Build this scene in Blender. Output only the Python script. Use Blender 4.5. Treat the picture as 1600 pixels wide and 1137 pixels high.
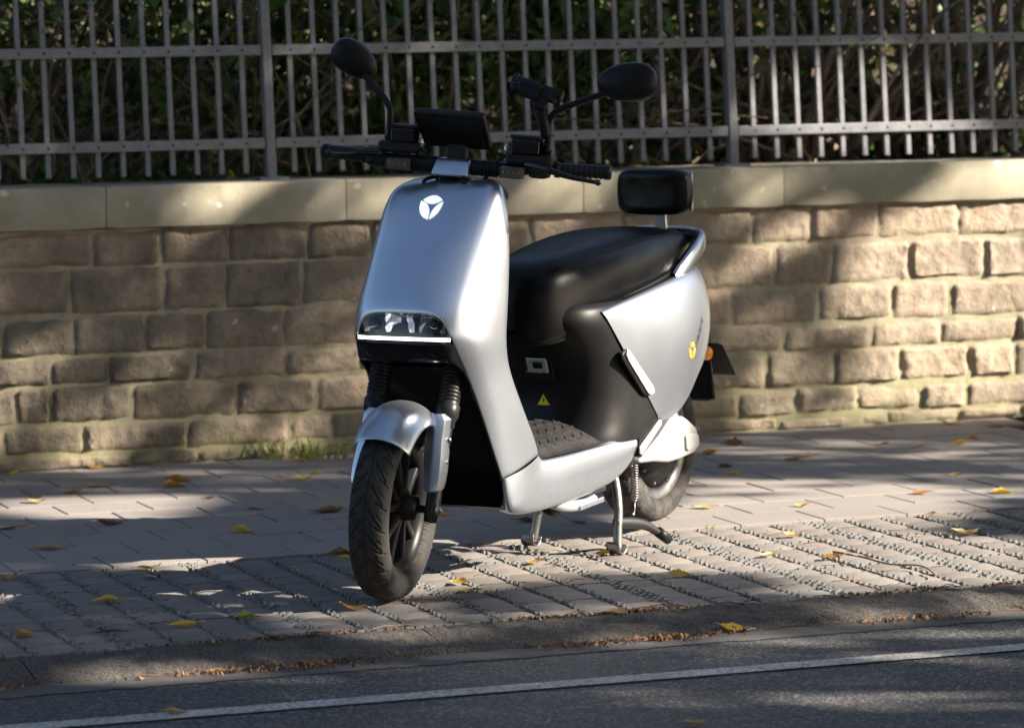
import bpy, bmesh, math, random
from mathutils import Vector, Matrix, noise
random.seed(7)
D = bpy.data
for o in list(D.objects): D.objects.remove(o)
scene = bpy.context.scene
COL = scene.collection
R = math.radians

# ------------------------------------------------------------------ camera
cam_d = D.cameras.new('camera'); cam = D.objects.new('camera', cam_d); COL.objects.link(cam)
RHO = .0146
cam.matrix_world = Matrix(((math.cos(RHO), math.sin(RHO), 0, 0), (0, 0, -1, 0),
                           (-math.sin(RHO), math.cos(RHO), 0, 1.45), (0, 0, 0, 1)))
cam_d.sensor_width = 36; cam_d.lens = 129.94; cam_d.shift_y = -538.5 / 1600
cam_d.clip_start = .1; cam_d.clip_end = 3000
cam_d.dof.use_dof = True; cam_d.dof.focus_distance = 9.35; cam_d.dof.aperture_fstop = 4.8
scene.camera = cam

# ------------------------------------------------------------------ sky, sun, exposure
SUN_EL, SUN_AZ = R(27), R(9)
SUN = Vector((math.cos(SUN_EL) * math.cos(SUN_AZ), -math.cos(SUN_EL) * math.sin(SUN_AZ), math.sin(SUN_EL)))
wd = D.worlds.new('World'); scene.world = wd; wd.use_nodes = True
nt = wd.node_tree; bg = nt.nodes['Background']
sky = nt.nodes.new('ShaderNodeTexSky'); sky.sky_type = 'NISHITA'; sky.sun_disc = False
sky.sun_elevation = SUN_EL; sky.sun_rotation = math.atan2(SUN.x, SUN.y)
sky.altitude = 200; sky.air_density = 1.0; sky.dust_density = 1.6
nt.links.new(sky.outputs[0], bg.inputs[0]); bg.inputs[1].default_value = .05
sl = D.lights.new('sun', 'SUN'); sl.energy = 5.0; sl.angle = R(.53); sl.color = (1, .9, .77)
so = D.objects.new('sun', sl); COL.objects.link(so)
so.rotation_euler = SUN.to_track_quat('Z', 'Y').to_euler(); so.location = (12, 4, 12)
scene.view_settings.view_transform = 'Standard'; scene.view_settings.look = 'None'
scene.view_settings.exposure = 1.95; scene.view_settings.gamma = 1
scene.render.engine = 'CYCLES'

# ------------------------------------------------------------------ helpers
def link(o, parent=None):
    COL.objects.link(o)
    if parent: o.parent = parent
    return o
def mobj(name, vs, fs, mat, parent=None, smooth=True, sub=0, solid=0, bev=0, auto=None):
    me = D.meshes.new(name); me.from_pydata([tuple(v) for v in vs], [], fs)
    me.materials.append(mat)
    if smooth: me.polygons.foreach_set('use_smooth', [True] * len(me.polygons))
    me.update()
    if auto is not None: me.set_sharp_from_angle(angle=R(auto))
    o = D.objects.new(name, me); link(o, parent)
    if solid:
        m = o.modifiers.new('solid', 'SOLIDIFY'); m.thickness = solid; m.offset = -1
    if bev:
        m = o.modifiers.new('bevel', 'BEVEL'); m.width = bev; m.segments = 2; m.limit_method = 'ANGLE'; m.angle_limit = R(35)
    if sub:
        m = o.modifiers.new('sub', 'SUBSURF'); m.levels = sub; m.render_levels = sub
    return o
def tag(o, label, cat, group=None, kind=None):
    if label: o['label'] = label
    if cat: o['category'] = cat
    if group: o['group'] = group
    if kind: o['kind'] = kind
    return o
def empty(name, loc=(0, 0, 0), rz=0):
    o = D.objects.new(name, None); o.location = loc; o.rotation_euler = (0, 0, rz); o.empty_display_size = .1
    return link(o)
class MB:
    """collects shapes into one mesh"""
    def __init__(s): s.v = []; s.f = []
    def add(s, vs, fs):
        n = len(s.v); s.v += [Vector(v) for v in vs]; s.f += [tuple(i + n for i in f) for f in fs]; return s
    def box(s, c, d, rot=None):
        x, y, z = d[0] / 2, d[1] / 2, d[2] / 2
        vs = [Vector(p) for p in ((-x,-y,-z),(x,-y,-z),(x,y,-z),(-x,y,-z),(-x,-y,z),(x,-y,z),(x,y,z),(-x,y,z))]
        if rot is not None: vs = [rot @ v for v in vs]
        return s.add([v + Vector(c) for v in vs], [(0,3,2,1),(4,5,6,7),(0,1,5,4),(1,2,6,5),(2,3,7,6),(3,0,4,7)])
    def grid(s, rows, cu=False, cv=False):
        nr, nc = len(rows), len(rows[0]); vs = [p for r in rows for p in r]; fs = []
        for i in range(nr if cu else nr - 1):
            for j in range(nc if cv else nc - 1):
                a, b = i * nc + j, i * nc + (j + 1) % nc; c, d = ((i + 1) % nr) * nc + (j + 1) % nc, ((i + 1) % nr) * nc + j
                fs.append((a, b, c, d))
        return s.add(vs, fs)
    def tube(s, path, r, n=10, cap=True, flat=1.0):
        path = [Vector(p) for p in path]; rs = r if isinstance(r, (list, tuple)) else [r] * len(path)
        rows = []; up = None
        for i, p in enumerate(path):
            t = (path[min(i + 1, len(path) - 1)] - path[max(i - 1, 0)]).normalized()
            if up is None:
                up = Vector((0, 0, 1)) if abs(t.z) < .9 else Vector((1, 0, 0))
            up = (up - t * up.dot(t)).normalized(); sd = t.cross(up)
            rows.append([p + (sd * math.cos(2 * math.pi * k / n) * flat + up * math.sin(2 * math.pi * k / n)) * rs[i] for k in range(n)])
        b = len(s.v); s.grid(rows, cv=True)
        if cap:
            s.f.append(tuple(b + k for k in reversed(range(n)))); e = b + (len(path) - 1) * n
            s.f.append(tuple(e + k for k in range(n)))
        return s
    def lathe(s, prof, o, ax, n=32, close=False):
        """prof: (radius, along axis)"""
        ax = Vector(ax).normalized(); a = Vector((0, 0, 1)) if abs(ax.z) < .9 else Vector((1, 0, 0))
        u = (a - ax * a.dot(ax)).normalized(); w = ax.cross(u); o = Vector(o)
        rows = [[o + ax * h + (u * math.cos(2*math.pi*k/n) + w * math.sin(2*math.pi*k/n)) * r for k in range(n)] for r, h in prof]
        return s.grid(rows, cu=close, cv=True)
    def prism(s, poly, off):
        """poly: 3d points, extruded by vector off"""
        n = len(poly); poly = [Vector(p) for p in poly]; off = Vector(off)
        fs = [tuple(range(n)), tuple(reversed(range(n, 2 * n)))] + [(i, i + n, (i + 1) % n + n, (i + 1) % n) for i in range(n)]
        return s.add(poly + [p + off for p in poly], fs)
    def xf(s, fn): s.v = [fn(v) for v in s.v]; return s
    def build(s, name, mat, parent=None, **k):
        o = mobj(name, s.v, s.f, mat, parent, **k)
        bm = bmesh.new(); bm.from_mesh(o.data); bmesh.ops.recalc_face_normals(bm, faces=bm.faces); bm.to_mesh(o.data); bm.free()
        return o
def cr(pts, t):
    """Catmull-Rom through pts (tuples) at t in 0..n-1"""
    n = len(pts); t = max(0, min(n - 1 - 1e-6, t)); i = int(t); f = t - i
    P = [pts[max(0, min(n - 1, i + k))] for k in (-1, 0, 1, 2)]
    return [.5 * (2*b + (c - a)*f + (2*a - 5*b + 4*c - d)*f*f + (3*b - a - 3*c + d)*f**3) for a, b, c, d in zip(*P)]
def smooth_path(pts, n): return [Vector(cr([tuple(p) for p in pts], (len(pts) - 1) * k / n)) for k in range(n + 1)]
def lerp(a, b, t): return a + (b - a) * t

# ------------------------------------------------------------------ materials
class Mat:
    def __init__(s, name, col=(.5,.5,.5), rough=.5, metal=0, spec=.5):
        s.m = D.materials.new(name); s.m.use_nodes = True; s.t = s.m.node_tree; s.n = s.t.nodes
        s.b = s.n['Principled BSDF']; s.b.inputs['Base Color'].default_value = (*col, 1)
        s.b.inputs['Roughness'].default_value = rough; s.b.inputs['Metallic'].default_value = metal
        s.b.inputs['Specular IOR Level'].default_value = spec
    def node(s, t, **k):
        n = s.n.new(t)
        for a, v in k.items(): setattr(n, a, v)
        return n
    def l(s, a, b): s.t.links.new(a, b)
    def coord(s, kind='Object'):
        if kind == 'World': return s.node('ShaderNodeNewGeometry').outputs['Position']
        return s.node('ShaderNodeTexCoord').outputs[kind]
    def noise(s, scale, detail=4, rough=.6, co=None, dist=0):
        n = s.node('ShaderNodeTexNoise'); n.inputs['Scale'].default_value = scale; n.inputs['Detail'].default_value = detail
        n.inputs['Roughness'].default_value = rough; n.inputs['Distortion'].default_value = dist
        s.l(co if co is not None else s.coord(), n.inputs['Vector']); return n.outputs['Fac']
    def ramp(s, fac, stops):
        r = s.node('ShaderNodeValToRGB'); e = r.color_ramp.elements
        while len(e) < len(stops): e.new(.5)
        for x, (p, c) in zip(e, stops):
            x.position = p; x.color = (*c, 1) if len(c) == 3 else c
        s.l(fac, r.inputs[0]); return r.outputs[0]
    def mix(s, fac, a, b, mode='MIX'):
        m = s.node('ShaderNodeMix', data_type='RGBA', blend_type=mode)
        for i, v in ((0, fac), (6, a), (7, b)):
            if hasattr(v, 'links'): s.l(v, m.inputs[i])
            elif i == 0: m.inputs[0].default_value = v
            else: m.inputs[i].default_value = (*v, 1)
        return m.outputs[2]
    def rand(s): return s.node('ShaderNodeObjectInfo').outputs['Random']
    def base(s, c): s.l(c, s.b.inputs['Base Color']); return s
    def rgh(s, f, lo, hi):
        m = s.node('ShaderNodeMapRange'); s.l(f, m.inputs[0]); m.inputs[1].default_value = .25; m.inputs[2].default_value = .75
        m.inputs[3].default_value = lo; m.inputs[4].default_value = hi; s.l(m.outputs[0], s.b.inputs['Roughness']); return s
    def bump(s, f, st=.3, dist=.01):
        b = s.node('ShaderNodeBump'); b.inputs['Strength'].default_value = st; b.inputs['Distance'].default_value = dist
        s.l(f, b.inputs['Height'])
        if s.b.inputs['Normal'].links: s.l(s.b.inputs['Normal'].links[0].from_socket, b.inputs['Normal'])
        s.l(b.outputs[0], s.b.inputs['Normal']); return s

def m_silver():
    m = Mat('silver_paint', (.56,.57,.58), .36, .92)
    fl = m.noise(11, 2); m.base(m.ramp(fl, [(.3, (.53,.57,.64)), (.7, (.55,.59,.66))]))
    sp = m.node('ShaderNodeSeparateXYZ'); co = m.coord(); m.l(co, sp.inputs[0]); g = m.node('ShaderNodeMapRange'); m.l(sp.outputs[2], g.inputs[0])
    g.inputs[1].default_value = .30; g.inputs[2].default_value = .17; dn = m.ramp(m.noise(60, 3, .6, co), [(.56, (0,)*3), (.80, (.35,)*3)])
    mu = m.node('ShaderNodeMath', operation='MULTIPLY'); m.l(g.outputs[0], mu.inputs[0]); m.l(dn, mu.inputs[1])
    c0 = m.b.inputs['Base Color'].links[0].from_socket; m.base(m.mix(mu.outputs[0], c0, (.13,.11,.09)))
    d = m.noise(4, 2, .5); m.rgh(d, .29, .34); return m.m
def m_plastic(name, c, r0, r1, sc=700, st=.06):
    m = Mat(name, c, r0, 0, .2); n = m.noise(9, 6); m.rgh(n, r0, r1); m.bump(m.noise(sc, 2), st, .0006); 
    m.base(m.ramp(n, [(.35, c), (.75, tuple(x * 1.35 + .002 for x in c))])); return m.m
SILVER = m_silver()
BLACK = m_plastic('black_plastic', (.007,.007,.0073), .38, .48)
def m_floor():
    m = Mat('dusty_black_floor', (.016,.016,.017), .5)
    n = m.noise(14, 8, .7); k = m.noise(60, 5, .7)
    dust = m.mix(n, (0,0,0), m.ramp(k, [(.4, (0,0,0)), (.7, (1,1,1))]))
    m.base(m.mix(dust, (.010,.010,.011), (.055,.048,.042))); m.rgh(n, .4, .65); return m.m
FLOORM = m_floor()
GLOSS = Mat('gloss_black', (.006,.006,.007), .08).m
SATIN = m_plastic('satin_black', (.012,.012,.013), .3, .42, 500, .08)
DARKMETAL = Mat('dark_metal', (.06,.06,.062), .35, .8).m
def m_seat():
    m = Mat('seat_vinyl', (.005,.005,.0053), .30, 0, .22); v = m.node('ShaderNodeTexVoronoi'); v.inputs['Scale'].default_value = 420
    m.l(m.coord(), v.inputs['Vector']); m.bump(v.outputs['Distance'], .12, .0008); m.bump(m.noise(5, 3), .15, .01)
    m.rgh(m.noise(12, 5), .27, .36); return m.m
SEATM = m_seat()
def m_tyre(name='tyre_rubber', hi=(.075,.064,.055)):
    m = Mat(name, (.022,.022,.023), .78); n = m.noise(25, 8, .7); k = m.noise(3.5, 3)
    m.base(m.mix(m.ramp(n, [(.40, (0,0,0)), (.80, (1,1,1))]), (.012,.012,.0125), m.mix(k, tuple(x * .35 for x in hi), hi)))
    m.bump(m.noise(260, 3), .12, .0006); return m.m
TYRE = m_tyre(); DUSTYTYRE = m_tyre('dusty_tyre_rubber', (.17,.145,.125))
CHROME = Mat('chrome', (.78,.78,.78), .12, 1).m
STEEL = Mat('worn_steel', (.22,.215,.21), .38, .9); STEEL.rgh(STEEL.noise(40, 6), .25, .55); STEEL = STEEL.m
ALU = Mat('cast_aluminium', (.52,.52,.52), .42, .6); ALU.bump(ALU.noise(300, 3), .1, .0006); ALU = ALU.m
LIGHTGREY = Mat('light_grey_paint', (.5,.5,.5), .4, .2).m
WHITEP = Mat('backlit_emblem', (.85,.85,.86), .35); WHITEP.b.inputs['Emission Color'].default_value = (.93,.96,1,1); WHITEP.b.inputs['Emission Strength'].default_value = .22; WHITEP = WHITEP.m
REFL = Mat('reflector', (.92,.93,.95), .22, .5).m
LENSGREY = Mat('signal_inner', (.12,.12,.125), .3, .3).m
AMBER = Mat('amber_lens', (.95,.32,.01), .15); AMBER.b.inputs['Emission Color'].default_value = (1,.35,.02,1); AMBER.b.inputs['Emission Strength'].default_value = 0.0
AMBER.b.inputs['Subsurface Weight'].default_value = .3; AMBER = AMBER.m
ORANGEP = Mat('orange_print', (.9,.42,.04), .35).m
YELLOWP = Mat('yellow_print', (.85,.65,.03), .4).m
INK = Mat('black_print', (.01,.01,.01), .4).m
REDL = Mat('red_lens', (.5,.01,.01), .12).m
def m_drl():
    m = Mat('daytime_light', (.9,.9,.9), .3); m.b.inputs['Emission Color'].default_value = (.93,.97,1,1); m.b.inputs['Emission Strength'].default_value = 1.1
    return m.m
DRL = m_drl()
def m_glass(name, tint=(.96,.97,.98)):
    m = Mat(name); tr = m.node('ShaderNodeBsdfTransparent'); tr.inputs[0].default_value = (*tint, 1)
    gl = m.node('ShaderNodeBsdfGlossy'); gl.inputs['Roughness'].default_value = .03
    fr = m.node('ShaderNodeFresnel'); fr.inputs[0].default_value = 1.5
    mx = m.node('ShaderNodeMixShader'); m.l(fr.outputs[0], mx.inputs[0]); m.l(tr.outputs[0], mx.inputs[1]); m.l(gl.outputs[0], mx.inputs[2])
    m.l(mx.outputs[0], m.n['Material Output'].inputs[0]); return m.m
CLEAR = m_glass('clear_lens'); SMOKE = m_glass('smoked_lens', (.5,.5,.5))
MIRROR = Mat('mirror_glass', (.9,.9,.9), .02, 1).m
# ------------------------------------------------------------------ setting materials
def m_stone():
    m = Mat('sandstone', rough=.9); co = m.coord('World'); r = m.rand()
    tone = m.ramp(r, [(0, (.28,.225,.17)), (.3, (.35,.285,.215)), (.55, (.42,.33,.245)), (.8, (.46,.345,.255)), (1, (.35,.30,.235))])
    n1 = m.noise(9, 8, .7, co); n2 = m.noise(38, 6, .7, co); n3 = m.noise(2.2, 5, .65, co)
    c = m.mix(m.ramp(n1, [(.38, (0,)*3), (.62, (1,)*3)]), tone, m.mix(.5, tone, (.45,.36,.26)))
    c = m.mix(m.ramp(n2, [(.35, (.75,)*3), (.62, (1,)*3)]), (.12,.095,.07), c)
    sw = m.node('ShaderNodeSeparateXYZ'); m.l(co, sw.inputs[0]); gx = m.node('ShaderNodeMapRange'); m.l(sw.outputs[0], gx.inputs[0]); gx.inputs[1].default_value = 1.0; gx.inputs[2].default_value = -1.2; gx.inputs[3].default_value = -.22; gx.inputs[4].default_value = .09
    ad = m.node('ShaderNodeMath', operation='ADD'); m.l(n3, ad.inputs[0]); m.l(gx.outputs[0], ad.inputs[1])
    c = m.mix(m.ramp(ad.outputs[0], [(.46, (0,)*3), (.68, (.72,)*3)]), c, (.085,.076,.062))       # dark weather crust; its left-to-right fade also paints shade left, sun right
    sx = m.node('ShaderNodeSeparateXYZ'); m.l(co, sx.inputs[0])
    g = m.node('ShaderNodeMapRange'); m.l(sx.outputs[2], g.inputs[0]); g.inputs[1].default_value = .45; g.inputs[2].default_value = 0
    mu = m.node('ShaderNodeMath', operation='MULTIPLY'); m.l(g.outputs[0], mu.inputs[0]); m.l(m.ramp(m.noise(5, 6, .7, co), [(.42, (0,)*3), (.7, (.55,)*3)]), mu.inputs[1])
    c = m.mix(mu.outputs[0], c, (.17,.18,.065))                                       # algae low on the wall
    lich = m.ramp(m.noise(24, 2, .4, co), [(.735, (0,)*3), (.76, (.8,)*3)])
    c = m.mix(lich, c, (.55,.52,.44)); m.base(c)
    m.bump(n2, .8, .012); m.bump(m.noise(120, 5, .7, co), .6, .005); m.bump(n1, .6, .02); return m.m
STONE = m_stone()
def m_coping():
    m = Mat('coping_sandstone', rough=.9); co = m.coord('World'); n1 = m.noise(4, 7, .65, co); n2 = m.noise(70, 4, .7, co)
    c = m.ramp(n1, [(.3, (.29,.26,.19)), (.55, (.39,.355,.265)), (.75, (.46,.425,.33))])
    c = m.mix(m.ramp(n2, [(.28, (.65,)*3), (.36, (1,)*3)]), (.10,.09,.06), c)
    c = m.mix(m.ramp(m.noise(17, 2, .4, co), [(.70, (0,)*3), (.73, (.8,)*3)]), c, (.62,.60,.52))
    c = m.mix(m.ramp(m.noise(1.6, 5, .6, co), [(.45, (0,)*3), (.7, (.45,)*3)]), c, (.16,.145,.09))
    m.base(c); m.bump(n2, .4, .003); m.bump(n1, .2, .01); return m.m
COPING = m_coping()
def m_mortar():
    m = Mat('lime_mortar', rough=.95); co = m.coord('World'); n = m.noise(14, 8, .7, co)
    sx = m.node('ShaderNodeSeparateXYZ'); m.l(co, sx.inputs[0])
    g = m.node('ShaderNodeMapRange'); m.l(sx.outputs[2], g.inputs[0]); g.inputs[1].default_value = .5; g.inputs[2].default_value = 0
    c = m.ramp(n, [(.3, (.26,.23,.155)), (.6, (.40,.355,.25)), (.8, (.50,.45,.33))])
    mu = m.node('ShaderNodeMath', operation='MULTIPLY'); m.l(g.outputs[0], mu.inputs[0]); mu.inputs[1].default_value = .45
    m.base(m.mix(mu.outputs[0], c, (.24,.25,.09))); m.bump(n, .6, .01); m.bump(m.noise(90, 4, .7, co), .4, .003); return m.m
MORTAR = m_mortar()
def m_fence():
    m = Mat('grey_iron_paint', (.22,.225,.24), .5, 0); co = m.coord('World'); n = m.noise(30, 6, .7, co)
    m.base(m.ramp(n, [(.3, (.17,.172,.185)), (.7, (.26,.262,.275))])); m.rgh(n, .4, .6); return m.m
FENCE = m_fence()
def m_slab():
    m = Mat('concrete_slab', rough=.85); co = m.coord('World'); r = m.rand(); n = m.noise(3, 8, .65, co); k = m.noise(160, 4, .7, co)
    c = m.ramp(r, [(0, (.265,.235,.215)), (.5, (.29,.26,.24)), (1, (.315,.285,.26))])
    c = m.mix(n, m.mix(.35, c, (.12,.11,.10)), c)
    c = m.mix(m.ramp(k, [(.3, (.35,)*3), (.5, (1,)*3)]), m.mix(.5, c, (.10,.09,.085)), c); m.base(c)
    m.bump(k, .35, .0025); m.bump(n, .3, .006); m.rgh(n, .7, .95); return m.m
SLAB = m_slab()
def m_fill():
    m = Mat('grid_fill', rough=.9); co = m.coord('World'); r = m.rand(); n = m.noise(9, 7, .7, co); k = m.noise(220, 3, .7, co)
    c = m.ramp(r, [(0, (.20,.175,.155)), (.5, (.235,.205,.185)), (1, (.26,.23,.205))])
    c = m.mix(n, m.mix(.4, c, (.10,.09,.08)), c); m.base(m.mix(m.ramp(k, [(.3, (.5,)*3), (.5, (1,)*3)]), (.10,.09,.08), c)); m.bump(k, .5, .003); m.bump(n, .4, .006); return m.m
FILL = m_fill()
def m_rib():
    m = Mat('grey_plastic_rib', rough=.6); co = m.coord('World'); n = m.noise(12, 6, .7, co)
    m.base(m.ramp(n, [(.3, (.13,.13,.125)), (.7, (.23,.235,.228))])); m.bump(m.noise(200, 3, .7, co), .4, .002); return m.m
RIB = m_rib()
def m_kerb():
    m = Mat('kerb_concrete', rough=.95); co = m.coord('World'); n = m.noise(5, 7, .7, co); k = m.noise(170, 4, .75, co)
    c = m.ramp(n, [(.3, (.13,.113,.10)), (.7, (.24,.212,.185))]); m.base(m.mix(m.ramp(k, [(.42, (.1,)*3), (.58, (1,)*3)]), (.045,.04,.036), c)); m.bump(k, 1, .012); m.bump(m.noise(30, 5, .7, co), .8, .02); return m.m
KERB = m_kerb()
def m_asphalt():
    m = Mat('asphalt', rough=.85); co = m.coord('World'); k = m.noise(190, 4, .75, co); n = m.noise(1.3, 6, .6, co)
    v = m.node('ShaderNodeTexVoronoi'); v.inputs['Scale'].default_value = 150; m.l(co, v.inputs['Vector'])
    c = m.ramp(k, [(.3, (.022,.022,.023)), (.55, (.042,.041,.042)), (.75, (.08,.077,.075))])
    c = m.mix(m.ramp(v.outputs['Color'], [(.62, (0,)*3), (.80, (.9,)*3)]), c, (.20,.192,.185))
    c = m.mix(m.ramp(n, [(.4, (0,)*3), (.7, (.4,)*3)]), c, (.075,.070,.066)); m.base(c)
    m.bump(v.outputs['Distance'], .6, .004); m.bump(k, .5, .003); m.rgh(k, .55, .9); return m.m
ASPHALT = m_asphalt()
def m_line():
    m = Mat('worn_road_paint', rough=.7); co = m.coord('World'); k = m.noise(110, 5, .75, co); n = m.noise(6, 5, .7, co)
    c = m.ramp(n, [(.3, (.42,.405,.37)), (.7, (.66,.635,.58))]); m.base(m.mix(m.ramp(k, [(.38, (0,)*3), (.55, (1,)*3)]), (.10,.096,.092), c)); m.bump(k, .5, .003); return m.m
LINE = m_line()
def m_soil(name='soil', a=(.035,.026,.018), b=(.085,.062,.042)):
    m = Mat(name, rough=1); co = m.coord('World'); n = m.noise(18, 8, .75, co); m.base(m.ramp(n, [(.35, a), (.7, b)])); m.bump(n, .9, .04); return m.m
SOIL = m_soil()
def m_leaf(name, stops, trans=.25, rough=.5):
    m = Mat(name, rough=rough); g = m.node('ShaderNodeNewGeometry'); r = g.outputs['Random Per Island']
    c = m.ramp(r, stops); n = m.noise(40, 4, .6); c = m.mix(m.ramp(n, [(.35, (.7,)*3), (.65, (1,)*3)]), m.mix(.5, c, (.02,.02,.005)), c); m.base(c)
    tl = m.node('ShaderNodeBsdfTranslucent'); m.l(c, tl.inputs[0]); mx = m.node('ShaderNodeMixShader'); mx.inputs[0].default_value = trans
    m.l(m.b.outputs[0], mx.inputs[1]); m.l(tl.outputs[0], mx.inputs[2]); m.l(mx.outputs[0], m.n['Material Output'].inputs[0]); return m.m
GREENLEAF = m_leaf('shrub_leaf', [(0, (.035,.08,.016)), (.35, (.07,.14,.025)), (.65, (.11,.20,.04)), (.88, (.19,.28,.065)), (1, (.42,.36,.09))])
SUNLITLEAF = m_leaf('yellow_green_leaf', [(0, (.16,.20,.05)), (.5, (.30,.32,.08)), (1, (.42,.40,.12))], .45)  # sunlight on and through the leaves painted in as a paler colour
DRYLEAF = m_leaf('dry_leaf', [(0, (.12,.055,.02)), (.5, (.20,.10,.03)), (1, (.26,.15,.05))])
CANOPY = m_leaf('canopy_leaf', [(0, (.04,.07,.015)), (.6, (.07,.10,.02)), (1, (.18,.15,.03))], .1)
def m_bark():
    m = Mat('bark', rough=.95); n = m.noise(22, 8, .75); m.base(m.ramp(n, [(.3, (.10,.072,.052)), (.7, (.34,.25,.18))])); m.bump(n, .8, .02); return m.m
BARK = m_bark()
def m_fallen(name, c1, c2, c3):
    m = Mat(name, rough=.6); r = m.rand(); n = m.noise(40, 6, .7); c = m.mix(r, c1, c2)
    c = m.mix(m.ramp(n, [(.45, (0,)*3), (.72, (.8,)*3)]), c, c3); m.base(c); m.bump(m.noise(120, 3), .4, .002)
    tl = m.node('ShaderNodeBsdfTranslucent'); m.l(c, tl.inputs[0]); mx = m.node('ShaderNodeMixShader'); mx.inputs[0].default_value = .25
    m.l(m.b.outputs[0], mx.inputs[1]); m.l(tl.outputs[0], mx.inputs[2]); m.l(mx.outputs[0], m.n['Material Output'].inputs[0]); return m.m
FALLEN = {'yellow': m_fallen('fallen_yellow', (.80,.52,.07), (.68,.48,.09), (.45,.25,.05)), 'orange': m_fallen('fallen_orange', (.70,.32,.06), (.62,.34,.07), (.35,.15,.04)),
          'tan': m_fallen('fallen_tan', (.52,.36,.18), (.45,.33,.16), (.28,.17,.08)), 'brown': m_fallen('fallen_brown', (.24,.12,.05), (.20,.11,.05), (.10,.05,.02)),
          'green': m_fallen('fallen_green', (.36,.36,.07), (.30,.34,.08), (.22,.22,.05)), 'pale': m_fallen('fallen_pale', (.62,.52,.26), (.60,.46,.20), (.38,.26,.10))}

# ------------------------------------------------------------------ ground, road, kerb, paving  (frame: a along the kerb, b across towards the wall)
KO = Vector((0, 8.946, 0)); KA = R(20.0)
KT = Vector((math.cos(KA), math.sin(KA), 0)); KN = Vector((-math.sin(KA), math.cos(KA), 0))
def kp(a, b, z=0): return KO + KT * a + KN * b + Vector((0, 0, z))
RZ = -.035
def sheet(name, a0, a1, b0, b1, z, mat, na=1, nb=1):
    rows = [[kp(lerp(a0, a1, i / na), lerp(b0, b1, j / nb), z) for i in range(na + 1)] for j in range(nb + 1)]
    o = MB().grid(rows).build(name, mat, smooth=False); o['kind'] = 'structure'; return o
sheet('ground', -400, 400, -400, 400, -.09, SOIL)
sheet('road', -120, 120, -60, -.20, RZ, ASPHALT)
def strip_sheet(name, b0, b1, z, mat, amp):   # long strip with slightly uneven edges
    aa = [-60] + [-3 + .012 * i for i in range(501)] + [60]
    rows = [[kp(a, b + amp * (noise.noise(Vector((a * 14, b * 9, 0))) + .6 * noise.noise(Vector((a * 50, b * 9, 4)))), z) for a in aa] for b in (b0, b1)]
    o = MB().grid(rows).build(name, mat, smooth=False); o['kind'] = 'structure'
strip_sheet('road_line', -.735, -.66, RZ + .004, LINE, .0022)
GUTTER = Mat('gutter_concrete', rough=.9); _c = GUTTER.coord('World'); _n = GUTTER.noise(120, 5, .75, _c); GUTTER.base(GUTTER.ramp(_n, [(.3, (.06,.056,.054)), (.7, (.13,.12,.113))])); GUTTER.bump(_n, .6, .004)
strip_sheet('gutter', -.335, -.19, RZ + .002, GUTTER.m, .016)
pave = sheet('pavement', -60, 60, 1.2, 4.6, -.012, m_soil('joint_sand', (.025,.021,.018), (.06,.05,.042)))
# kerb stones: low rounded profile, one stone after another
kerb = empty('kerb'); kerb['kind'] = 'structure'
prof = [(0.0, -.03), (0.0, -.006), (-.008, -.003), (-.03, -.003), (-.06, -.004), (-.09, -.006), (-.12, -.009), (-.15, -.013), (-.175, -.018), (-.20, -.024), (-.215, -.031), (-.225, -.06)]
ka = -3.2
while ka < 3.4:
    ln = .98; rows = []
    for i in range(91):
        a = ka + .0015 + (ln - .003) * i / 90
        e = .0 if 0 < i < 90 else .004
        rows.append([kp(a, b + .014 * noise.noise(Vector((a * 7, b * 5, 1))), z - e * .5 + (.010 * noise.noise(Vector((a * 11, b * 18, 3))) + .006 * noise.noise(Vector((a * 34, b * 40, 5)))) * (1 if b < -.01 else .2)) for b, z in prof])
    MB().grid(rows).build('kerb_stone', KERB, kerb); ka += ln
for s in (-1, 1):
    MB().grid([[kp(s * (3.3 + 40 * i), b, z) for b, z in prof] for i in range(2)]).build('kerb_stone', KERB, kerb)
# concrete slabs in running bond
def slab_mesh(w, d):
    mb = MB(); r = .003
    mb.add([(r, r, 0), (w - r, r, 0), (w - r, d - r, 0), (r, d - r, 0), (0, 0, -.0015), (w, 0, -.0015), (w, d, -.0015), (0, d, -.0015), (0, 0, -.03), (w, 0, -.03), (w, d, -.03), (0, d, -.03)],
           [(0, 1, 2, 3)] + [(i, 4 + i, 4 + (i + 1) % 4, (i + 1) % 4) for i in range(4)] + [(4 + i, 8 + i, 8 + (i + 1) % 4, 4 + (i + 1) % 4) for i in range(4)])
    o = mb.build('slab', SLAB, smooth=False); me = o.data; D.objects.remove(o); return me
SW, SD = .262, .218
slabm = slab_mesh(SW - .004, SD - .004)
row = 0; b = 1.275; nsl = 0
while b < 3.6:
    a = -2.6 + (row % 2) * SW / 2 + .07
    while a < 2.9:
        px = 1
        near = -2.35 < a < 2.9
        if near:
            o = D.objects.new('slab', slabm); link(o, pave); o.location = kp(a, b, random.uniform(-.0008, .0008))
            o.rotation_euler = (random.uniform(-.004, .004), random.uniform(-.004, .004), KA); nsl += 1
        a += SW
    b += SD; row += 1
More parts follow.
